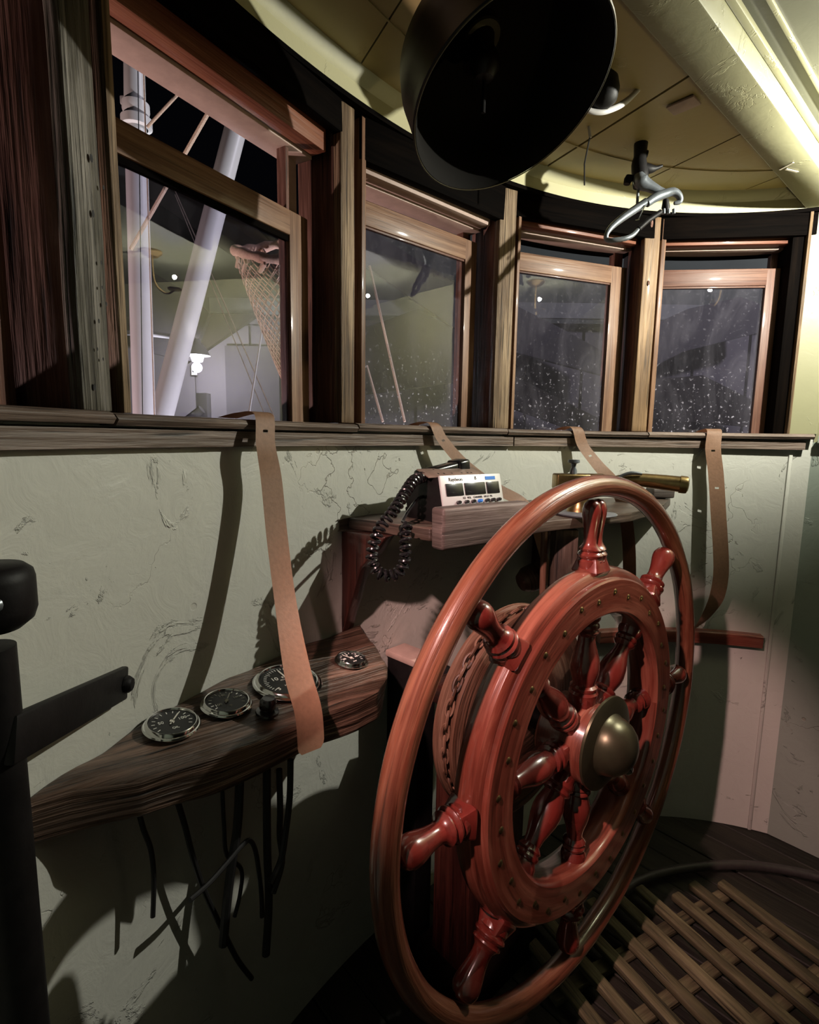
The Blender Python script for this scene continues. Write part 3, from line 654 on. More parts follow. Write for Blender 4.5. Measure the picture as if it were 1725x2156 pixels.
# ================================================================== LEATHER STRAPS
def strap(label, path, widths, holes=(), group='leather straps lifting the window sashes'):
    """path: centre points; widths: (vector across) list; holes: fractions along"""
    n = len(path); per = 10
    P = smooth_path(path, per); Wd = smooth_path(widths, per)
    # resample to ~7 mm
    d = [0.0]
    for a, b in zip(P, P[1:]): d.append(d[-1] + (b-a).length)
    N = int(d[-1]/0.007); Q = []; V = []; j = 0
    for i in range(N+1):
        s = d[-1]*i/N
        while j < len(d)-2 and d[j+1] < s: j += 1
        k = (s-d[j])/max(1e-9, d[j+1]-d[j]); Q.append(P[j].lerp(P[j+1], k)); V.append(Wd[j].lerp(Wd[j+1], k))
    m = 8; bm = bmesh.new(); L = bm.loops.layers.uv.verify(); grid = []
    for i in range(N+1):
        endk = 1.0
        if i > N-2: endk = 0.72 if i == N else 0.93
        grid.append([bm.verts.new(Q[i] + V[i]*((c/m - 0.5)*endk)) for c in range(m+1)])
    hs = {int(h*N) for h in holes}
    for i in range(N):
        for c in range(m):
            if i in hs and c in (3, 4): continue
            f = bm.faces.new((grid[i][c], grid[i][c+1], grid[i+1][c+1], grid[i+1][c])); f.smooth = True
            for l, uv in zip(f.loops, ((i*.007, c*.006), (i*.007, c*.006+.006), (i*.007+.007, c*.006+.006), (i*.007+.007, c*.006))): l[L].uv = uv
    bmesh.ops.solidify(bm, geom=bm.faces[:], thickness=0.003)
    o = bm_obj('leather_strap', bm, M['leather'], None, uv=None, ang=50)
    return tag(o, label, 'strap', group)
def wpt(x, y, inn): return on_wall(x, y, -inn)[1]
def across(t, w, tilt=0.0, yaw=0.0):
    v = wt(t)*math.cos(yaw) - wn(t)*math.sin(yaw); return (v*math.cos(tilt) + Vector((0, 0, math.sin(tilt))))*w
# first strap
t1 = on_wall(540, 900)[0]
def depth_of(p): r_ = p - Vector((0, 0, EYE)); return r_.x*_rt.z + r_.y*_fw.z - r_.z*_dn.z
def S1d(x, y, k):          # leans from the wall out past the front edge of the gauge board
    edge = at_z(655, 1512, 1.005); dw = depth_of(wpt(590, 1200, 0.09)); de = depth_of(edge) - 0.075
    return at_d(x, y, dw + (de-dw)*k)
S1 = [wp(t1-0.9, 0.055, SILL+0.002), wp(t1-0.9, 0.0, SILL+0.012), wp(t1-0.75, -0.040, SILL+0.009), wpt(560, 935, 0.058), wpt(572, 1010, 0.064), wpt(584, 1130, 0.09), S1d(602, 1270, 0.30), S1d(626, 1410, 0.74), S1d(650, 1500, 0.98), S1d(656, 1582, 1.0)]
strap('longest tan leather strap, hanging over the big dial of the gauge board', S1, [across(t1, 0.055, 0.0, 0.1)]*4 + [across(t1, 0.056, 0, 0.2)]*3 + [across(t1, 0.056, 0, 0.45)]*3, (0.17,))
t2 = on_wall(905, 900)[0]
S2 = [wp(t2-0.9, 0.055, SILL+0.002), wp(t2-0.9, 0.0, SILL+0.012), wp(t2-0.6, -0.036, SILL+0.006), wpt(932, 925, 0.052), wpt(975, 975, 0.075), wpt(1040, 1025, 0.11), wpt(1095, 1055, 0.16), wpt(1120, 1085, 0.18), wpt(1138, 1145, 0.18), wpt(1160, 1225, 0.17), wpt(1175, 1290, 0.16)]
a2 = lambda k: across(t2, 0.044, k)
strap('tan leather strap bending right behind the radio and the wheel ring', S2, [a2(0.0)]*3 + [a2(0.25), a2(0.45), a2(0.6), a2(0.55), a2(0.25), a2(0.0), a2(0.0), a2(0.0)], (0.16, 0.30))
t3 = on_wall(1208, 915)[0]
S3 = [wp(t3-0.9, 0.055, SILL+0.002), wp(t3-0.9, 0.0, SILL+0.012), wp(t3-0.4, -0.036, SILL+0.006), wpt(1228, 938, 0.05), wpt(1258, 978, 0.08), wpt(1290, 1015, 0.12), wpt(1312, 1060, 0.15), wpt(1321, 1110, 0.15), wpt(1325, 1160, 0.14), wpt(1326, 1215, 0.13), wpt(1326, 1260, 0.12)]
a3 = lambda k, y=0.0, w_=0.046: across(t3, w_, k, y)
strap('tan leather strap twisting edge-on behind the top of the wheel ring', S3, [a3(0)]*3 + [a3(0.2), a3(0.4), a3(0.4, 0.4), a3(0.1, 0.95), a3(0.0, 1.0), a3(0.0, 0.95), a3(0, 0.9), a3(0, 0.9)], (0.26,))
t4 = on_wall(1497, 915)[0]
S4 = [wp(t4-0.3, 0.055, SILL+0.002), wp(t4-0.3, 0.0, SILL+0.012), wp(t4-0.2, -0.036, SILL+0.008), wpt(1502, 945, 0.052), wpt(1508, 1000, 0.060), wpt(1513, 1080, 0.072), wpt(1518, 1160, 0.085), wpt(1518, 1215, 0.095), wpt(1508, 1262, 0.10), wpt(1488, 1298, 0.085), wpt(1472, 1318, 0.07)]
a4 = lambda k, y=0.15: across(t4, 0.054, k, y)
strap('tan leather strap with two holes curling left at its end, rightmost of the straps', S4, [a4(0, 0)]*3 + [a4(0)]*4 + [a4(0.0), a4(0.12), a4(0.5), a4(0.7)], (0.20, 0.36))

# ================================================================== GAUGE BOARD
# slab on the wall: top surface nearly level, tilted slightly towards the room
gz, slope = 1.052, 0.13
gt = -66.0; gn = wn(gt); g0 = wp(gt, 0, gz)
def on_board(x, y, lift=0.0):
    n = (Vector((0, 0, 1)) - gn*slope).normalized(); r = ray(x, y); o = Vector((0, 0, EYE))
    k = (g0 + n*lift - o).dot(n) / r.dot(n); return o + r*k
bn = (Vector((0, 0, 1)) - gn*slope).normalized()
A_ = on_board(66, 1690); B_ = on_board(800, 1455)
bx = (B_ - A_).normalized(); MB_ = frame(A_, bx, bn); MBi = MB_.inverted()
outline = [(62, 1692), (150, 1668), (300, 1640), (430, 1600), (560, 1556), (680, 1502), (760, 1475), (800, 1455), (816, 1420), (812, 1392), (790, 1362), (768, 1335), (760, 1318)]
poly = [MBi @ on_board(*q) for q in outline]
wall_side = [MBi @ (wp(t, -0.004, 0) + Vector((0, 0, gz))) for t in (-52.5, -56, -60, -64, -68, -72, -76, -80, -83.5, -86.5)]
poly += wall_side
gb = thing('gauge_board', 'rough dark wooden slab on the front wall carrying four round gauges', 'gauge board', (A_+B_)/2)
prism('slab', [(p.x, p.y) for p in poly], 0.072, M['slab'], gb, MB_, 0.006, 0.0075, 0.026)
def gauge(x, y, r, label, needle, nums, big=False):
    c = on_board(x, y, 0.005); Mg = frame(c, bx, bn)
    g = lathe('gauge', [(0.0, 0.0), (r*1.13, 0.0), (r*1.15, 0.002), (r*1.11, 0.0045), (r*1.06, 0.005), (r*1.03, 0.009), (r*0.985, 0.011), (r*0.95, 0.0105), (r*0.93, 0.008), (r*0.92, 0.0065), (0.0, 0.0065)], M['chrome'], gb, 48, Mw=Mg)
    g['label'] = label
    lathe('dial', [(0.0, 0.0072), (r*0.915, 0.0072)], M['dial'], g, 40, Mw=Mg)
    bm = bmesh.new(); n = 30 if big else 12
    for i in range(n+1):
        a = math.radians(210 - 240*i/n); l_ = r*(0.10 if i % 5 else 0.16) if big else r*0.14
        b_box(bm, l_, r*0.022 if big else r*0.035, 0.0004, Matrix.Rotation(a, 4, 'Z') @ Matrix.Translation((r*0.80 - l_/2, 0, 0.0076)), 0)
    bm_obj('scale_marks', bm, M['white'], g, Mg)
    a = math.radians(needle); bm = bmesh.new()
    b_box(bm, r*0.85, r*0.055, 0.0008, Matrix.Rotation(a, 4, 'Z') @ Matrix.Translation((r*0.22, 0, 0.0086)), 0)
    b_box(bm, r*0.18, r*0.18, 0.001, Matrix.Rotation(a, 4, 'Z') @ Matrix.Translation((0, 0, 0.0088)), r*0.05)
    bm_obj('needle', bm, M['needle'], g, Mg)
    for s, px_, py_, sz in nums: text('lettering', s, r*sz, M['white'], g, Mg @ Matrix.Translation((px_*r, py_*r, 0.0076)))
    return g
gauge(362, 1528, 0.0425, 'chrome-rimmed gauge at the narrow left end', 50, [('50', -0.42, 0.12, 0.24), ('100', 0.45, 0.10, 0.24), ('OIL', 0, -0.45, 0.18)])
gauge(477, 1483, 0.0425, 'chrome-rimmed gauge second from the left', 55, [('100', -0.45, -0.15, 0.22), ('140', -0.02, 0.52, 0.22), ('180', 0.50, 0.10, 0.22), ('°F', 0, -0.45, 0.2)])
gauge(606, 1438, 0.064, 'big tachometer half hidden by the strap', 92, [('10', -0.38, 0.22, 0.26), ('20', 0.40, 0.22, 0.26), ('5', -0.52, -0.38, 0.2), ('RPM', 0.02, 0.22, 0.15), ('HUNDREDS', 0.0, 0.08, 0.09), ('HOURS', -0.1, -0.28, 0.10), ('0 7 3 1', 0.0, -0.42, 0.12)], True)
gauge(739, 1392, 0.0345, 'small ammeter at the right end', 118, [('60', 0.50, 0.10, 0.25), ('0', 0, 0.52, 0.22), ('60', -0.5, 0.10, 0.25), ('AMP', 0, -0.45, 0.16)])
c = on_board(563, 1500, 0.004)
lathe('knob', [(0.0, 0.032), (0.012, 0.031), (0.0165, 0.025), (0.017, 0.012), (0.013, 0.006), (0.022, 0.004), (0.023, 0.0), (0.0, 0.0)], M['black'], gb, 12, Mw=frame(c, bx, bn))
# cables under the board
def cable(label, pts, r=0.0045, mat='rubber', inn=None):
    o = tube('cable', pts, r, M[mat], None, 8, per=5); return tag(o, label, 'cable', 'cables under the gauge board')
cab = [
 ('thin black cable leaving the board leftmost and running down the wall', [(290, 1700), (302, 1745), (318, 1790), (324, 1850), (322, 1930)], .05, .0045),
 ('black cable curving from the board down to the right across the lit wall', [(375, 1690), (390, 1740), (408, 1810), (432, 1880), (470, 1960), (500, 2020), (530, 2060)], .05, .0055),
 ('thick vertical black cable beneath the tachometer', [(562, 1620), (562, 1700), (563, 1800), (566, 1900), (560, 2010)], .09, .009),
 ('black cable hanging just right of the thick vertical one', [(588, 1620), (590, 1700), (589, 1760), (594, 1815), (575, 1880)], .10, .007),
 ('black cable bowing out rightmost under the board', [(612, 1600), (610, 1680), (602, 1750), (592, 1810), (570, 1860)], .13, .007),
 ('bent wire arching over and back down in front of the wall', [(400, 1895), (440, 1860), (480, 1815), (510, 1780), (527, 1770), (540, 1800), (550, 1880), (552, 1930)], .08, .005),
 ('fat black conduit slanting down left of the vertical cables', [(505, 1640), (500, 1740), (488, 1820), (478, 1900), (470, 1990)], .07, .0095),
 ('thin wire hanging from the board between the curved cable and the conduit', [(468, 1660), (472, 1740), (478, 1800), (508, 1830), (506, 1880), (494, 1930)], .045, .0045)]
for lb, pp, inn, r_ in cab: cable(lb, [wpt(x, y, inn) for x, y in pp], r_)

# ================================================================== RADIO SHELF
def shelf_z(x, y, z): return at_z(x, y, z)
SZ = 1.352
sh = thing('radio_shelf', 'dark rough shelf on a knee bracket under the radio', 'shelf', wp(-45, -0.1, SZ))
out = []
for t in (-55.6, -50, -45, -40, -35, -30, -25, -20, -15, -10, -4, -2.0): out.append(wp(t, -0.003, 0))
front = [at_z(1398, 1062, SZ), at_z(1330, 1078, SZ), at_z(1200, 1092, SZ), at_z(1090, 1104, SZ), at_z(905, 1114, SZ), at_z(800, 1098, SZ), at_z(712, 1088, SZ)]
pl = [(p.x, p.y) for p in out] + [(p.x, p.y) for p in front]
prism('shelf_board', pl, 0.030, M['shelf'], sh, Matrix.Translation((0, 0, SZ)), 0.003, 0.002, 0.05)
# knee bracket at the left end
kt = -53.6; c = wp(kt, -0.002, SZ-0.031)
kp = [(0, 0), (-0.15, 0), (-0.12, -0.04), (-0.07, -0.09), (-0.045, -0.16), (-0.015, -0.25), (0, -0.29)]
Mk = Matrix(((wn(kt).x, 0, wt(kt).x, c.x), (wn(kt).y, 0, wt(kt).y, c.y), (0, 1, 0, c.z), (0, 0, 0, 1)))
prism('knee_bracket', kp, 0.045, M['knee'], sh, Mk, 0.004, 0.002, 0.04)
kt2 = -22.0; c = wp(kt2, -0.002, SZ-0.031)
Mk = Matrix(((wn(kt2).x, 0, wt(kt2).x, c.x), (wn(kt2).y, 0, wt(kt2).y, c.y), (0, 1, 0, c.z), (0, 0, 0, 1)))
prism('knee_bracket', kp, 0.045, M['knee'], sh, Mk, 0.004, 0.002, 0.04)

# timber block in front of the radio
bl_ = at_z(912, 1068, SZ+0.055); br_ = at_z(1094, 1052, SZ+0.055)
d_ = (br_-bl_).normalized(); Ln = (br_-bl_).length; nrm_ = Vector((-d_.y, d_.x, 0))
blk = box('timber_block', Ln, 0.045, 0.100, frame((bl_+br_)/2 + nrm_*(-0.014) + Vector((0, 0, -0.050)), d_), M['block'], None, 0.009, 0.0018, 0.025, 3.0, 3)
tag(blk, 'weathered grey-brown timber block holding the radio on the shelf edge', 'timber block')

# two-way radio: leaning back behind the block
rl = at_z(968, 1062, SZ+0.058); rr_ = at_z(1097, 1051, SZ+0.058)
rd = (rr_-rl).normalized(); rn = Vector((-rd.y, rd.x, 0)); rw = (rr_-rl).length
base = (rl+rr_)/2 + rn*0.052
tiltm = Matrix.Rotation(math.radians(-14), 4, 'X')
RM = frame(Vector((base.x, base.y, SZ+0.002)), rd) @ tiltm      # local x: right, y: away, z: up
ra = thing('two_way_radio', 'two-way radio with white knobbed faceplate on the shelf', 'radio', mat4=RM)
rh = 0.122; RD = 0.15
box('radio_case', rw-0.012, RD, rh-0.008, RM @ Matrix.Translation((-0.003, RD/2+0.004, rh/2+0.004)), M['matt_black'], ra, 0.004)
fp = box('faceplate', rw, 0.007, rh*0.96, RM @ Matrix.Translation((0, 0, rh/2+0.004)), M['radio_white'], ra, 0.003)
fz = lambda fx, fy, dy=-0.0045: RM @ Matrix.Translation((fx*rw/2, dy, fy*rh))
for a, b in ((-0.86, -0.33), (-0.27, 0.40), (0.46, 0.88)):
    box('display_window', (b-a)*rw/2, 0.003, rh*0.26, fz((a+b)/2, 0.70), M['black'], ra, 0.0008)
for i, kx in enumerate((-0.55, -0.30, -0.08, 0.14, 0.38, 0.58, 0.78)):
    mt = 'blue' if i == 3 else 'black'
    kb = lathe('knob', [(0.0, 0.012), (0.0035, 0.012), (0.0045, 0.010), (0.005, 0.0), (0.0, 0.0)], M[mt], ra, 12, Mw=fz(kx, 0.42, -0.004) @ Matrix.Rotation(PI/2, 4, 'X'))
    if i == 3: kb['label'] = 'blue knob'
RT = Matrix.Rotation(PI/2, 4, 'X')
text('lettering', 'Raytheon', 0.0125, M['dial'], ra, fz(-0.52, 0.915, -0.0040) @ RT)
text('lettering', 'B', 0.013, M['dial'], ra, fz(0.12, 0.925, -0.0040) @ RT)
text('lettering', 'SQ   VOL    CHANNEL   HI LO  PA', 0.0072, M['dial'], ra, fz(0.12, 0.51, -0.0040) @ RT)
box('blue_label', rw*0.17, 0.0006, rh*0.075, fz(0.62, 0.915, -0.0040), M['blue'], ra, 0)
# perforated mounting bracket over the case
mb = box('mounting_bracket', rw*0.92, 0.055, 0.003, RM @ Matrix.Translation((-0.022, 0.045, rh+0.016)) @ Matrix.Rotation(math.radians(34), 4, 'X'), M['plate'], ra, 0.001)
for kx in (-0.055, -0.035, -0.008, 0.028, 0.050, 0.064):
    lathe('screw_hole', [(0.0, 0.0), (0.0032, 0.0)], M['dial'], mb, 10, Mw=WM[mb.name] @ Matrix.Translation((kx, -0.008, 0.0018)))
# handset lying behind, its coiled cord hanging over the shelf edge
hs = thing('radio_handset', 'black telephone-style handset lying behind the radio with a coiled cord', 'handset', (base + Vector((0, 0, 0.1))))
h0 = at_d(902, 993, 1.46); h1 = at_d(960, 978, 1.52); hd = (h1-h0).normalized()
Mh = frame((h0+h1)/2 + Vector((0, 0, -0.004)), hd)
box('grip', 0.13, 0.046, 0.026, Mh, M['black'], hs, 0.009, seg=3)
box('earpiece', 0.042, 0.058, 0.040, Mh @ Matrix.Translation((0.062, 0, -0.004)), M['black'], hs, 0.008, seg=3)
box('mouthpiece', 0.044, 0.056, 0.038, Mh @ Matrix.Translation((-0.062, 0, -0.006)), M['black'], hs, 0.010, seg=3)
box('cradle', 0.085, 0.08, 0.085, frame(at_d(905, 1052, 1.52), hd), M['matt_black'], hs, 0.008)
box('cradle_foot', 0.06, 0.06, 0.04, frame(at_d(885, 1078, 1.50), hd), M['matt_black'], hs, 0.006)
cp = [(893, 1004, 1.42), (872, 1012, 1.36), (855, 1035, 1.32), (838, 1062, 1.29), (822, 1085, 1.27), (805, 1105, 1.26), (793, 1128, 1.25), (785, 1155, 1.25), (784, 1180, 1.25), (795, 1203, 1.25), (815, 1212, 1.25), (838, 1206, 1.25), (851, 1185, 1.25), (854, 1155, 1.25), (854, 1125, 1.26), (857, 1104, 1.28)]
path = smooth_path([at_d(*q) for q in cp], 14)
coil = []; ph = 0.0; prev = None; npt = len(path)
dd = [0.0]
for a, b in zip(path, path[1:]): dd.append(dd[-1] + (b-a).length)
turns = 34; tot = dd[-1]; j = 0; up = Vector((0.3, -0.9, 0.3)).normalized(); nrm = None
for i in range(turns*14 + 1):
    s = tot*i/(turns*14)
    while j < npt-2 and dd[j+1] < s: j += 1
    k = (s-dd[j])/max(1e-9, dd[j+1]-dd[j]); p = path[j].lerp(path[j+1], k); T = (path[j+1]-path[j]).normalized()
    if nrm is None: nrm = (up - T*up.dot(T)).normalized()
    nrm = (nrm - T*nrm.dot(T)).normalized(); bi = T.cross(nrm); a = 2*PI*i/14
    rr = 0.0115 if 8 < i < turns*14-8 else 0.006
    coil.append(p + (nrm*math.cos(a) + bi*math.sin(a))*rr)
coil += [at_d(848, 1098, 1.29), at_d(856, 1082, 1.32), at_d(870, 1062, 1.36), at_d(880, 1050, 1.40), at_d(905, 1040, 1.46)]
tube('coiled_cord', coil, 0.0042, M['black'], hs, 7)

# ------------------------------------------------------------------ brass control head on the shelf
bt = thing('brass_throttle', 'brass engine control head with a tubular lever on the shelf', 'engine control', at_z(1240, 1085, SZ))
cc = at_z(1243, 1080, SZ + 0.012) + Vector((0.0, 0.04, 0)); cc.z = SZ
lathe('base_plate', [(0.0, 0.0), (0.085, 0.0), (0.088, 0.004), (0.082, 0.008), (0.05, 0.010), (0.0, 0.010)], M['steel'], bt, 40, Mw=Matrix.Translation(cc + Vector((0, 0, 0.002))))
ctop = cc + Vector((-0.02, 0.0, 0))
lathe('column', [(0.036, 0.0), (0.032, 0.01), (0.026, 0.02), (0.026, 0.085), (0.03, 0.092), (0.0, 0.095)], M['brass'], bt, 28, Mw=Matrix.Translation(ctop + Vector((0, 0, 0.010))))
dz_ = cc.y
hc = at_y(1205, 1012, dz_); hr = at_y(1265, 1012, dz_)
hd_ = Vector((1, 0.05, 0)).normalized()
box('head_block', 0.10, 0.05, 0.046, frame(at_y(1203, 1014, dz_), hd_), M['brass'], bt, 0.006, seg=3)
lathe('head_barrel', [(0.0, -0.04), (0.027, -0.04), (0.029, -0.036), (0.029, 0.05), (0.0, 0.05)], M['brass'], bt, 28, Mw=frame(at_y(1232, 1018, dz_), hd_) @ Matrix.Rotation(PI/2, 4, 'Y'))
lathe('thumb_screw', [(0.0, 0.044), (0.016, 0.044), (0.017, 0.036), (0.008, 0.033), (0.006, 0.022), (0.010, 0.014), (0.011, 0.0), (0.0, 0.0)], M['steel'], bt, 18, Mw=Matrix.Translation(at_y(1207, 1003, dz_) + Vector((0, 0, 0.004))))
Lp = [at_y(1265, 1025, dz_+0.01), at_y(1300, 1012, dz_), at_y(1340, 1010, dz_-0.01), at_y(1400, 1016, dz_-0.03), at_y(1443, 1021, dz_-0.05)]
tube('lever_tube', Lp, [0.014, 0.015, 0.0185, 0.0215, 0.0225], M['brass'], bt, 20, per=5)
le = (Lp[-1]-Lp[-2]).normalized()
lathe('end_cap', [(0.0, 0.006), (0.015, 0.005), (0.0235, 0.001), (0.0245, -0.004), (0.0245, -0.018), (0.0, -0.018)], M['brass'], bt, 24, Mw=frame(Lp[-1] + le*0.004, le) @ Matrix.Rotation(PI/2, 4, 'Y'))
tube('latch_lever', [at_y(1296, 1014, dz_-0.02), at_y(1310, 1002, dz_-0.02), at_y(1330, 996, dz_-0.025), at_y(1352, 998, dz_-0.03)], [0.004, 0.005, 0.0055, 0.004], M['steel'], bt, 10, per=5)
# lower casing and rods beneath the shelf
box('casing', 0.07, 0.06, 0.24, Matrix.Translation(cc + Vector((-0.055, 0.01, -0.16))), M['shelf'], bt, 0.008)
tube('control_rod', [cc + Vector((-0.12, -0.01, -0.03)), cc + Vector((-0.115, -0.01, -0.28)), cc + Vector((-0.10, 0.0, -0.45))], 0.010, M['drum_wood'], bt, 10)
tag(tube('blue_wire', [at_d(1203, 1180, 1.75), at_d(1201, 1195, 1.75), at_d(1197, 1212, 1.75)], 0.0045, plain('blue_insulation', (0.10, 0.28, 0.40), 0.5), None, 8, per=4), 'short light blue wire end left of the king spoke block', 'wire')
# end block of the shelf under the lever
c = at_z(1392, 1050, SZ+0.0) + Vector((0, 0.03, 0)); c.z = SZ + 0.022
tag(box('shelf_cleat', 0.085, 0.10, 0.036, frame(c, wt(-2.5)), M['block'], None, 0.006, 0.001, 0.03, 9.0), 'worn brown end block on the shelf beneath the brass lever', 'timber block')
# dark round fitting under the shelf behind the strap
c = wpt(1125, 1215, 0.12)
tag(lathe('valve_body', [(0.0, -0.06), (0.03, -0.055), (0.045, -0.03), (0.047, 0.0), (0.04, 0.04), (0.022, 0.06), (0.0, 0.062)], M['drum_wood'], None, 20, Mw=frame(c, (1, 0.4, 0.3)) @ Matrix.Rotation(PI/2, 4, 'Y')), 'dark brown rounded fitting low behind the bent strap', 'fitting')

# ------------------------------------------------------------------ batten on the wall right of the wheel
ta_, tb_ = -12.0, on_wall(1600, 1345)[0]
bt_ = arc_strip('wall_batten', ta_, tb_, [(0.002, 0.780), (-0.032, 0.780), (-0.034, 0.784), (-0.034, 0.824), (-0.030, 0.829), (0.002, 0.829)], M['red_wood'])
tag(bt_, 'reddish-brown wooden batten across the wall right of the wheel', 'batten')
# small box left of the drum
c = wpt(866, 1405, 0.075)
bxo = thing('narrow_cabinet', 'narrow dark cabinet with a pale lid between gauge board and wheel drum', 'cabinet', c)
Mx_ = frame(wpt(866, 1420, 0.075), wt(-46))
box('body', 0.075, 0.13, 0.915, Mx_ @ Matrix.Translation((0.0, 0.0, -Mx_[2][3] + 0.46)), M['matt_black'], bxo, 0.004)
box('lid', 0.082, 0.14, 0.020, Mx_ @ Matrix.Translation((0.0, 0.0, -Mx_[2][3] + 0.928)), M['soffit'], bxo, 0.004)

# ------------------------------------------------------------------ black iron stand at the left edge with an arm to the wall
st = thing('iron_stand', 'black iron stand with a rounded cap at the left frame edge', 'stand', (-0.47, 0.54, 0))
pc = at_d(-22, 1400, 0.60)
lathe('stand_column', [(0.0, 0.0), (0.10, 0.0), (0.10, 0.02), (0.028, 0.05), (0.026, 0.9), (0.026, pc.z+0.02), (0.0, pc.z+0.02)], M['matt_black'], st, 28, Mw=Matrix.Translation((pc.x, pc.y, 0.0)))
kc = at_d(-22, 1255, 0.60)
lathe('cap', [(0.0, 0.036), (0.034, 0.034), (0.042, 0.027), (0.044, 0.018), (0.044, -0.016), (0.040, -0.028), (0.028, -0.038), (0.0, -0.04)], M['matt_black'], st, 36, Mw=Matrix.Translation(kc))
lathe('bolt', [(0.0, 0.008), (0.006, 0.007), (0.008, 0.0)], M['steel'], st, 10, Mw=Matrix.Translation(kc + Vector((0.03, -0.03, 0.0))) @ Matrix.Rotation(PI/2, 4, 'X'))
e0 = wpt(262, 1437, 0.012); e1 = at_d(20, 1560, 0.60); ed = (e0-e1).normalized()
armo = thing('stay_bar', 'flat black iron bar from the stand to a bolt on the wall', 'bar', e0)
box('bar', (e0-e1).length, 0.014, 0.055, frame((e0+e1)/2, ed), M['matt_black'], armo, 0.004)
lathe('bolt_head', [(0.0, 0.012), (0.010, 0.011), (0.014, 0.006), (0.015, 0.0)], M['matt_black'], armo, 8, Mw=frame(e0 - ed*0.016, ed) @ Matrix.Translation((0, -0.008, 0)) @ Matrix.Rotation(PI/2, 4, 'X'))

# ================================================================== UNDER THE CEILING
lp_ = Vector((1.36, 1.37, 2.338)); cl = thing('cabin_lamp', 'small brass cabin lamp under the ceiling aft of the beam, right of the frame', 'lamp', lp_)
lathe('light_block_dish', [(0.0, -0.062), (0.033, -0.060), (0.036, -0.054), (0.034, -0.055), (0.0, -0.057)], M['brass'], cl, 24, Mw=Matrix.Translation(lp_))  # unseen dish added to block the lamp's downward light
tube('bracket_arm', [lp_ + Vector((0, 0, -0.060)), lp_ + aft*0.05 + Vector((0, 0, -0.075)), lp_ + aft*0.11 + Vector((0, 0, -0.02)), lp_ + aft*0.12 + Vector((0, 0, 0.108))], 0.005, M['brass'], cl, 8, per=4)
lathe('ceiling_rose', [(0.0, 0.128), (0.05, 0.128), (0.05, 0.12), (0.03, 0.102), (0.0, 0.100)], M['brass'], cl, 24, Mw=Matrix.Translation(lp_ + aft*0.12))
# big tilted bell
bc = Vector((0.185, 1.129, 2.207)); bnv = Vector((math.cos(1.062)*math.sin(-0.848), math.cos(1.062)*math.cos(-0.848), math.sin(1.062)))
MBell = frame(bc, bnv.orthogonal(), bnv)
be = thing('hanging_bell', 'huge blackened bell hanging tilted from the ceiling at top centre', 'bell', mat4=MBell)
lathe('bell_shell', [(0.198, 0.0), (0.203, 0.004), (0.201, 0.012), (0.196, 0.03), (0.192, 0.07), (0.190, 0.10), (0.180, 0.135), (0.155, 0.165), (0.11, 0.185), (0.05, 0.193), (0.0, 0.194)], M['bell'], be, 72, Mw=MBell)
lathe('bell_lining', [(0.1985, 0.001), (0.188, 0.02), (0.180, 0.07), (0.176, 0.10), (0.165, 0.13), (0.14, 0.155), (0.10, 0.172), (0.05, 0.18), (0.0, 0.181)], M['bell_in'], be, 64, Mw=MBell)
tube('rim_bead', [MBell @ Vector((0.2005*math.cos(2*PI*i/96), 0.2005*math.sin(2*PI*i/96), 0.0)) for i in range(96)], 0.0012, M['dark_brass'], be, 8, True)
cb = bc + bnv*0.14
tube('clapper_rod', [bc + bnv*0.175, cb + Vector((0, 0, -0.03)), cb + Vector((0, 0, -0.12))], 0.004, M['matt_black'], be, 8)
lathe('clapper', [(0.0, 0.03), (0.02, 0.025), (0.030, 0.005), (0.030, -0.01), (0.018, -0.028), (0.0, -0.032)], M['bell'], be, 20, Mw=Matrix.Translation(cb + Vector((0, 0, -0.03))))
lathe('inner_disc', [(0.0, 0.155), (0.038, 0.155), (0.04, 0.16)], M['dark_brass'], be, 28, Mw=MBell)
lathe('hanger', [(0.0, 0.10), (0.035, 0.10), (0.03, 0.0), (0.03, -0.06), (0.0, -0.06)], M['bell'], be, 20, Mw=Matrix.Translation(bc + bnv*0.17 + Vector((0, 0, 0.0))))
# dark ball knob with pale curved tube beside the bell
kb0 = at_d(1268, 190, 1.32)
kb_ = thing('ceiling_knob', 'black round knob beside the bell with a pale curved tube', 'knob', kb0)
lathe('knob_ball', [(0.0, 0.045), (0.02, 0.04), (0.036, 0.024), (0.041, 0.0), (0.036, -0.024), (0.02, -0.038), (0.0, -0.042)], M['matt_black'], kb_, 28, Mw=Matrix.Translation(kb0))
box('knob_stem', 0.03, 0.03, CEIL-kb0.z-0.02, Matrix.Translation((kb0.x, kb0.y, (CEIL+kb0.z)/2+0.012)), M['matt_black'], kb_, 0.004)
tube('curved_tube', [at_d(1222, 222, 1.32), at_d(1245, 234, 1.33), at_d(1275, 234, 1.34), at_d(1312, 218, 1.36), at_d(1345, 188, 1.38), at_d(1372, 150, 1.40)], [0.005, 0.0065, 0.0075, 0.0075, 0.006, 0.004], M['mast'], kb_, 12, per=6)
# hanging wire with white tip
w0 = at_z(1240, 268, CEIL+0.0); wY = w0.y
wr = thing('hanging_wire', 'thin black wire with a white tip hanging from the ceiling', 'wire', w0)
tube('wire', [at_y(1243, 285, wY), at_y(1236, 320, wY), at_y(1231, 345, wY), at_y(1231, 390, wY)], 0.0022, M['rubber'], wr, 6)
tube('white_sleeve', [w0 + Vector((0, 0, 0.002)), at_y(1243, 290, wY)], 0.0042, M['mast'], wr, 8)

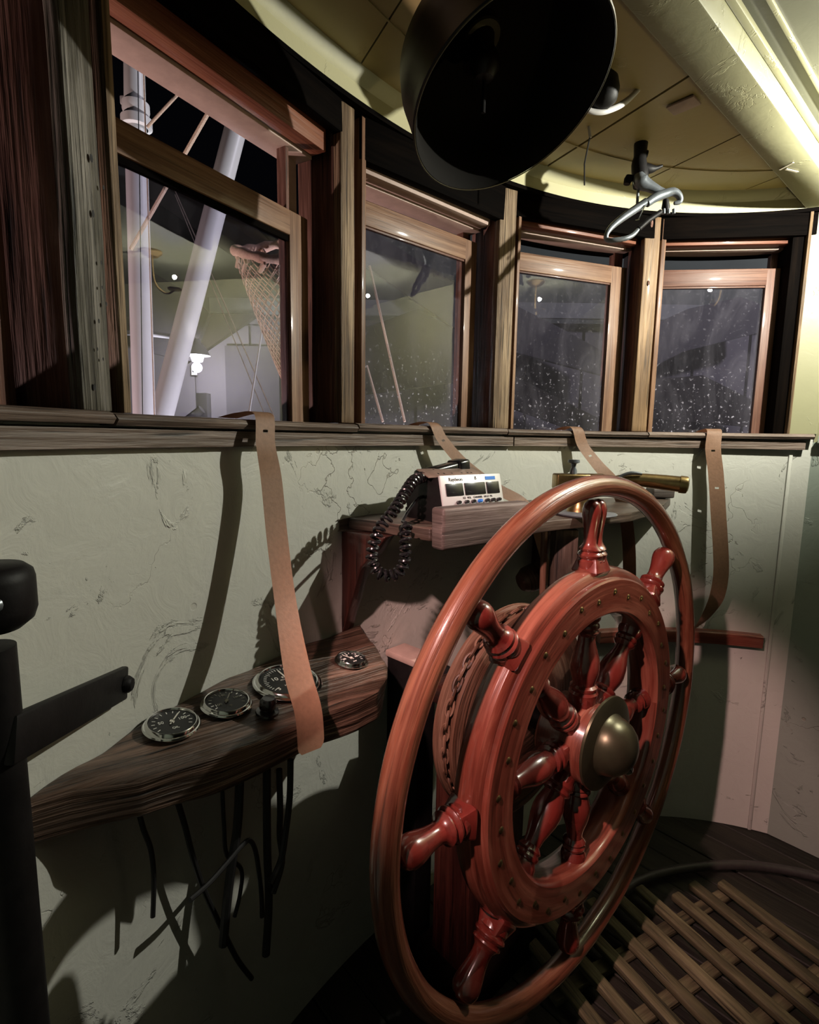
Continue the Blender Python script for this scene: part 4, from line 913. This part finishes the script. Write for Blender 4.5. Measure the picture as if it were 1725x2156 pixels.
# grey lamp bracket
lb_top = at_z(1352, 300, CEIL); LY = lb_top.y
def L(x, y, d=0.0): return at_y(x, y, LY + d)
lbk = thing('lamp_bracket', 'grey metal gimbal lamp bracket clamped under the ceiling near the last post', 'lamp bracket', lb_top)
tube('mount', [L(1350, 303, .01), L(1348, 330), L(1346, 345), L(1348, 372), L(1346, 395)], [0.020, 0.018, 0.022, 0.024, 0.018], M['matt_black'], lbk, 14, per=3)
tube('mount_lug', [L(1352, 325, 0), L(1362, 327, 0.0)], [0.014, 0.013], M['matt_black'], lbk, 12)
tube('mount_hook', [L(1350, 352), L(1368, 356), L(1382, 354), L(1395, 349)], [0.016, 0.014, 0.007, 0.004], M['matt_black'], lbk, 10, per=3)
tube('arm', [L(1346, 366, -.01), L(1350, 382, -.01), L(1368, 392, -.012), L(1388, 402, -.014), L(1405, 410, -.016)], [0.014, 0.023, 0.016, 0.012, 0.012], M['steel'], lbk, 14, per=4)
tube('elbow', [L(1362, 428, -.03), L(1380, 416, -.025), L(1400, 408, -.02), L(1418, 404, -.02), L(1430, 412, -.02), L(1432, 424, -.02), L(1420, 428, -.02)], [0.012, 0.013, 0.013, 0.012, 0.010, 0.008, 0.005], M['steel'], lbk, 14, per=4)
tube('stem', [L(1344, 398), L(1342, 432)], 0.0045, M['steel'], lbk, 8)
tube('knurled_knob', [L(1320, 388), L(1324, 376), L(1332, 380)], [0.010, 0.013, 0.009], M['matt_black'], lbk, 10, per=3)
tube('hoop', [L(1362, 424, -.03), L(1345, 436, -.03), L(1315, 456, -.04), L(1290, 476, -.05), L(1278, 492, -.06), L(1278, 504, -.06), L(1292, 506, -.07), L(1318, 502, -.07), L(1334, 494, -.06), L(1345, 482, -.05)], [0.011, 0.012, 0.011, 0.009, 0.007, 0.007, 0.007, 0.007, 0.0065, 0.005], M['steel'], lbk, 12, per=4)
tube('dark_rod', [L(1345, 482, -.05), L(1365, 464, -.045), L(1392, 446, -.04)], 0.0075, M['matt_black'], lbk, 10)
tube('clamp_fork', [L(1402, 420, -.03), L(1402, 436, -.03), L(1404, 448, -.03)], [0.008, 0.012, 0.008], M['matt_black'], lbk, 10)
for dx in (-6, 4, 15): tube('clamp_screw', [L(1404+dx, 440, -.035), L(1404+dx, 450, -.035)], 0.0048, M['steel'], lbk, 10)
tube('link_wire', [L(1358, 432, -.04), L(1352, 448, -.04), L(1345, 462, -.045), L(1338, 464, -.045)], 0.002, M['chrome'], lbk, 6, per=3)

# ================================================================== FLOOR: grating and hose
gr = thing('deck_grating', 'weathered wooden lattice grating on the floor at bottom right', 'grating', at_z(1600, 2000, 0.0))
gd = Vector((0.46, -0.888, 0)).normalized(); gm = Vector((0.888, 0.46, 0)).normalized()
for k in range(9):
    s0 = 1.02 + 0.092*k; st_ = -1.07 + 0.3*(s0-1.51) + (0.0, -0.03, 0.015, -0.015)[k % 4]
    c = gm*(s0+0.47-0.47) ; a = gm*s0 + gd*(st_); b = gm*s0 + gd*(-0.35)
    c = (a+b)/2; c.z = 0.045 + 0.0015*(k % 3)
    box('slat', (b-a).length, 0.038, 0.024, frame(c, gd), M['slat'], gr, 0.006, 0.002, 0.05, k*1.3)
for k in range(5):
    q = gd*(-0.98 + 0.15*k + 0.0) + gm*1.39
    box('cross_bar', 0.82, 0.040, 0.022, frame((q.x, q.y, 0.012), gm), M['slat'], gr, 0.004, 0.0012, 0.06, 20+k)
hp = [at_z(1250, 1925, 0.02), at_z(1310, 1880, 0.03), at_z(1350, 1852, 0.035), at_z(1420, 1832, 0.035), at_z(1500, 1822, 0.035), at_z(1600, 1824, 0.035), at_z(1725, 1847, 0.035), at_z(1850, 1890, 0.03)]
tag(tube('rubber_hose', hp, 0.016, M['hose'], None, 14, per=6), 'dark hose arching across the floor above the grating', 'hose')

# ================================================================== OUTSIDE
gnd = box('ground_slab', 30, 30, 0.1, Matrix.Translation((0, 14, -1.6)), M['quay_dark'], None, 0); tag(gnd, 'dark quay surface outside below the windows', 'ground'); gnd['kind'] = 'structure'; gnd.name = 'ground'
bld = thing('boat_shed', 'grey boat shed with a gabled front seen through the windows', 'building', (0, 7.5, -1.5))
def wallpoly(name, pix, Y, mat, thick=0.12, parent=None):
    pts = [at_y(x, y, Y) for x, y in pix]
    Mx = Matrix(((1, 0, 0, 0), (0, 0, -1, Y), (0, 1, 0, 0), (0, 0, 0, 1)))          # local xy -> world xz, extrude away
    return prism(name, [(p.x, p.z) for p in pts], thick, mat, parent, Mx)
bxs = lambda n, x0, x1, z0, z1, Y, m, th=0.1, par=bld: box(n, x1-x0, th, z1-z0, Matrix.Translation(((x0+x1)/2, Y+th/2, (z0+z1)/2)), M[m], par, 0)
bxs('shed_wall', -9, 9, -1.5, 3.1, 7.5, 'quay')
wallpoly('upper_soffit', [(200, 330), (330, 380), (620, 600), (760, 440), (1000, 440), (1080, 430), (1300, 430), (1380, 430), (1650, 430), (1650, 720), (200, 720)], 8.2, M['quay_roof'], 0.1, bld)
# vertical cladding joints
for i in range(24):
    bxs('cladding_board', -8.8+i*0.74, -8.8+i*0.74+0.70, -1.5, 3.0, 7.46, 'quay', 0.04)
fa = at_y(440, 626, 7.3); fb = at_y(640, 658, 7.3)
bxs('fascia_board', fa.x, 6.0, fb.z-0.02, fa.z, 7.3, 'fascia', 0.06)
a = at_y(474, 728, 7.4); b = at_y(590, 880, 7.4)
bxs('shed_door', a.x, b.x, -1.5, a.z, 7.38, 'quay_dark', 0.06)
# gable boards: dark sloping pieces
wallpoly('gable_board', [(398, 660), (545, 660), (430, 738), (380, 770)], 7.25, M['quay_brown'], 0.1, bld)
wallpoly('dark_slope', [(300, 560), (400, 620), (440, 660), (400, 760), (300, 740)], 7.1, M['quay_dark'], 0.1, bld)
wallpoly('upper_gable', [(270, 330), (420, 360), (620, 560), (620, 600), (520, 560), (330, 425), (270, 400)], 7.9, M['quay_brown'], 0.1, bld)
wallpoly('dark_slope', [(770, 480), (1000, 620), (1000, 720), (770, 560)], 7.2, M['quay_dark'], 0.1, bld)  # from here on, dark slopes stand in for ceiling beams reflected in the panes
wallpoly('dark_slope', [(770, 690), (880, 650), (1000, 720), (1000, 800), (770, 830)], 7.15, M['quay_brown'], 0.1, bld)
wallpoly('dark_slope', [(1080, 640), (1180, 690), (1270, 740), (1270, 790), (1080, 740)], 7.1, M['quay_dark'], 0.1, bld)
wallpoly('dark_slope', [(1080, 790), (1300, 900), (1300, 940), (1080, 860)], 7.1, M['quay_brown'], 0.1, bld)
wallpoly('dark_slope', [(1360, 690), (1450, 650), (1560, 625), (1600, 640), (1600, 700), (1440, 740), (1360, 780)], 7.1, M['quay_dark'], 0.1, bld)
wallpoly('dark_slope', [(1360, 800), (1480, 790), (1600, 850), (1600, 900), (1360, 880)], 7.1, M['quay_brown'], 0.1, bld)

# dock lamp on a gooseneck pipe
LD = 6.6
lm0 = at_y(415, 745, LD)
dl = thing('dock_lamp', 'lit dock lamp with an enamel shade on a gooseneck pipe', 'lamp', lm0)
tube('gooseneck', [at_y(250, 700, 7.5), at_y(255, 700, LD), at_y(330, 705, LD), at_y(395, 714, LD), at_y(408, 716, LD), at_y(414, 722, LD), at_y(415, 735, LD)], 0.028, M['mast'], dl, 10, per=4)
k_ = (at_y(443, 750, LD)-at_y(389, 750, LD)).length/2
lathe('shade', [(0.04, 0.17), (0.05, 0.12), (0.10, 0.07), (k_*0.8, 0.03), (k_, -0.02), (k_*0.97, -0.02), (k_*0.75, 0.02), (0.05, 0.10)], M['mast'], dl, 32, Mw=Matrix.Translation(lm0))
lathe('bulb', [(0.0, 0.02), (0.05, 0.0), (0.075, -0.04), (0.06, -0.09), (0.0, -0.11)], M['bulb'], dl, 20, Mw=Matrix.Translation(lm0))
lamp('dock_lamp_light', 'POINT', (lm0.x, LD-0.02, lm0.z-0.16), 70, (0.92, 0.93, 1.0), shadow_soft_size=0.06)
lamp('yard_light', 'POINT', (7.5, 3.0, 7.0), 1100, (0.86, 0.84, 1.0), shadow_soft_size=0.3)
# notice plate on the wall
sg = thing('notice_plate', 'small white notice with a black centre below the dock lamp', 'sign', at_y(409, 780, 7.3))
box('plate', 0.075, 0.01, 0.12, Matrix.Translation(at_y(409, 780, 7.3)), M['white'], sg, 0.002)
box('symbol', 0.03, 0.006, 0.055, Matrix.Translation(at_y(408, 779, 7.3) + Vector((0, -0.008, 0))), M['dial'], sg, 0.002)
# white bollard post
bp = thing('mooring_post', 'short white post with a slanted brace seen above the sill', 'post', at_y(428, 870, 5.0))
_z = at_y(428, 828, 5.0).z; box('post', 0.10, 0.10, _z+1.55, Matrix.Translation((at_y(428, 828, 5.0).x, 5.0, (_z-1.55)/2)), M['mast'], bp, 0.006)
tube('brace', [at_y(395, 885, 4.9), at_y(425, 862, 4.9)], 0.04, M['mast'], bp, 12)
# mast and boom
ms = thing('white_mast', 'upright white mast with a collar fitting outside the first full window', 'mast', at_y(300, 900, 2.6))
MY = 2.6
tube('mast_tube', [Vector((at_y(309, 1400, MY).x, MY, -1.55)), at_y(307, 1000, MY), at_y(286, 300, MY), at_y(281, 60, MY)], [0.052, 0.050, 0.046, 0.040], M['mast'], ms, 28)
lathe('collar', [(0.046, -0.05), (0.064, -0.045), (0.064, -0.01), (0.050, 0.0), (0.056, 0.02), (0.056, 0.05), (0.046, 0.055)], M['mast'], ms, 28, Mw=Matrix.Translation(at_y(287, 245, MY)))
box('lug', 0.05, 0.02, 0.035, Matrix.Translation(at_y(266, 212, MY)), M['mast'], ms, 0.005)
bo = thing('white_boom', 'slanting white boom crossing behind the window with the net', 'boom', at_y(345, 880, 2.9))
tube('boom_tube', [at_y(318, 960, 2.75), at_y(412, 600, 2.95), at_y(498, 265, 3.15), at_y(540, 100, 3.25)], [0.056, 0.056, 0.056, 0.054], M['mast'], bo, 28)
def rope(label, a, b, Ya, Yb, r=0.006, mat='rope', sag=0):
    tag(tube('rope', [at_y(*a, Ya), at_y((a[0]+b[0])/2, (a[1]+b[1])/2+sag, (Ya+Yb)/2), at_y(*b, Yb)], r, M[mat], None, 8, per=4), label, 'rope', 'ropes of the rigging outside')
rope('thick pale rope slanting from the soffit down to the mast', (440, 235), (275, 525), 2.3, 2.45, 0.008)
rope('thin rope running up right beside the mast collar', (310, 268), (378, 195), 2.4, 2.4, 0.006)
rope('thin vertical rope close to the right of the mast', (302, 130), (325, 880), 2.35, 2.35, 0.003)
rope('dark thin line down the face of the mast', (290, 110), (300, 880), 2.30, 2.30, 0.002, 'rubber')
rope('thin vertical rope hanging behind the top of the net hoop', (598, 330), (585, 450), 2.6, 2.6, 0.005)
rope('thin line falling from the net to the sill', (552, 690), (524, 868), 2.5, 2.2, 0.004, 'mast')
rope('long thin stay running down right behind the boom', (365, 395), (578, 880), 3.6, 3.6, 0.004, 'plate')
rope('second thin stay just left of the long one', (368, 410), (560, 880), 3.9, 3.9, 0.0035, 'plate')
rope('frayed rope slanting down behind the second window, upper one', (778, 560), (852, 888), 3.2, 3.0, 0.007)
rope('frayed rope slanting down behind the second window, lower one', (772, 770), (806, 888), 3.2, 3.1, 0.007)
# net basket with hoop
NY = 1.95
nt_ = thing('net_basket', 'tan cone-shaped net basket on a hoop outside the first full window', 'net basket', at_y(570, 520, NY))
hcx = at_y(562, 528, NY)
hr_ = (at_y(625, 528, NY)-at_y(497, 528, NY)).length/2
hoop = [hcx + Vector((hr_*math.cos(a), 0.11*math.sin(a), 0.055*math.sin(a)+0.01*math.sin(2*a))) for a in [2*PI*i/40 for i in range(40)]]
tube('hoop', hoop, [0.016 + 0.003*math.sin(i*1.7) for i in range(40)], M['net'], nt_, 10, True)
tip = at_y(608, 825, NY-0.02)
bm = bmesh.new(); NC, NR = 20, 26
def npnt(i, j):
    s = i/NR; a = 2*PI*(j + (i % 2)*0.5)/NC; k = (1-s)**0.9*0.92 + 0.05
    cx = hcx.lerp(tip, s); cx.z = hcx.z + (tip.z-hcx.z)*(s**0.92) - 0.03*(1-s)
    return cx + Vector((hr_*k*math.cos(a), 0.10*k*math.sin(a), 0.05*k*math.sin(a)*(1-s)))
for i in range(NR):
    for j in range(NC):
        a = npnt(i, j)
        for jj in ((j, j+1) if i % 2 else (j-1, j)):
            b_tube(bm, [a, npnt(i+1, jj % NC)], 0.0023, 4, cap=False)
nn_ = bm_obj('net_mesh', bm, M['net'], nt_, uv=None); nn_['kind'] = 'stuff'
for k in range(9):
    a = 2*PI*k/9; p = hcx + Vector((hr_*math.cos(a), 0.11*math.sin(a), 0.055*math.sin(a))); q = npnt(0, int(k*NC/9))
    tube('lashing', [p, (p+q)/2 + Vector((0.01, -0.01, -0.012)), q + Vector((0, 0, -0.02))], 0.007, M['net'], nt_, 7)
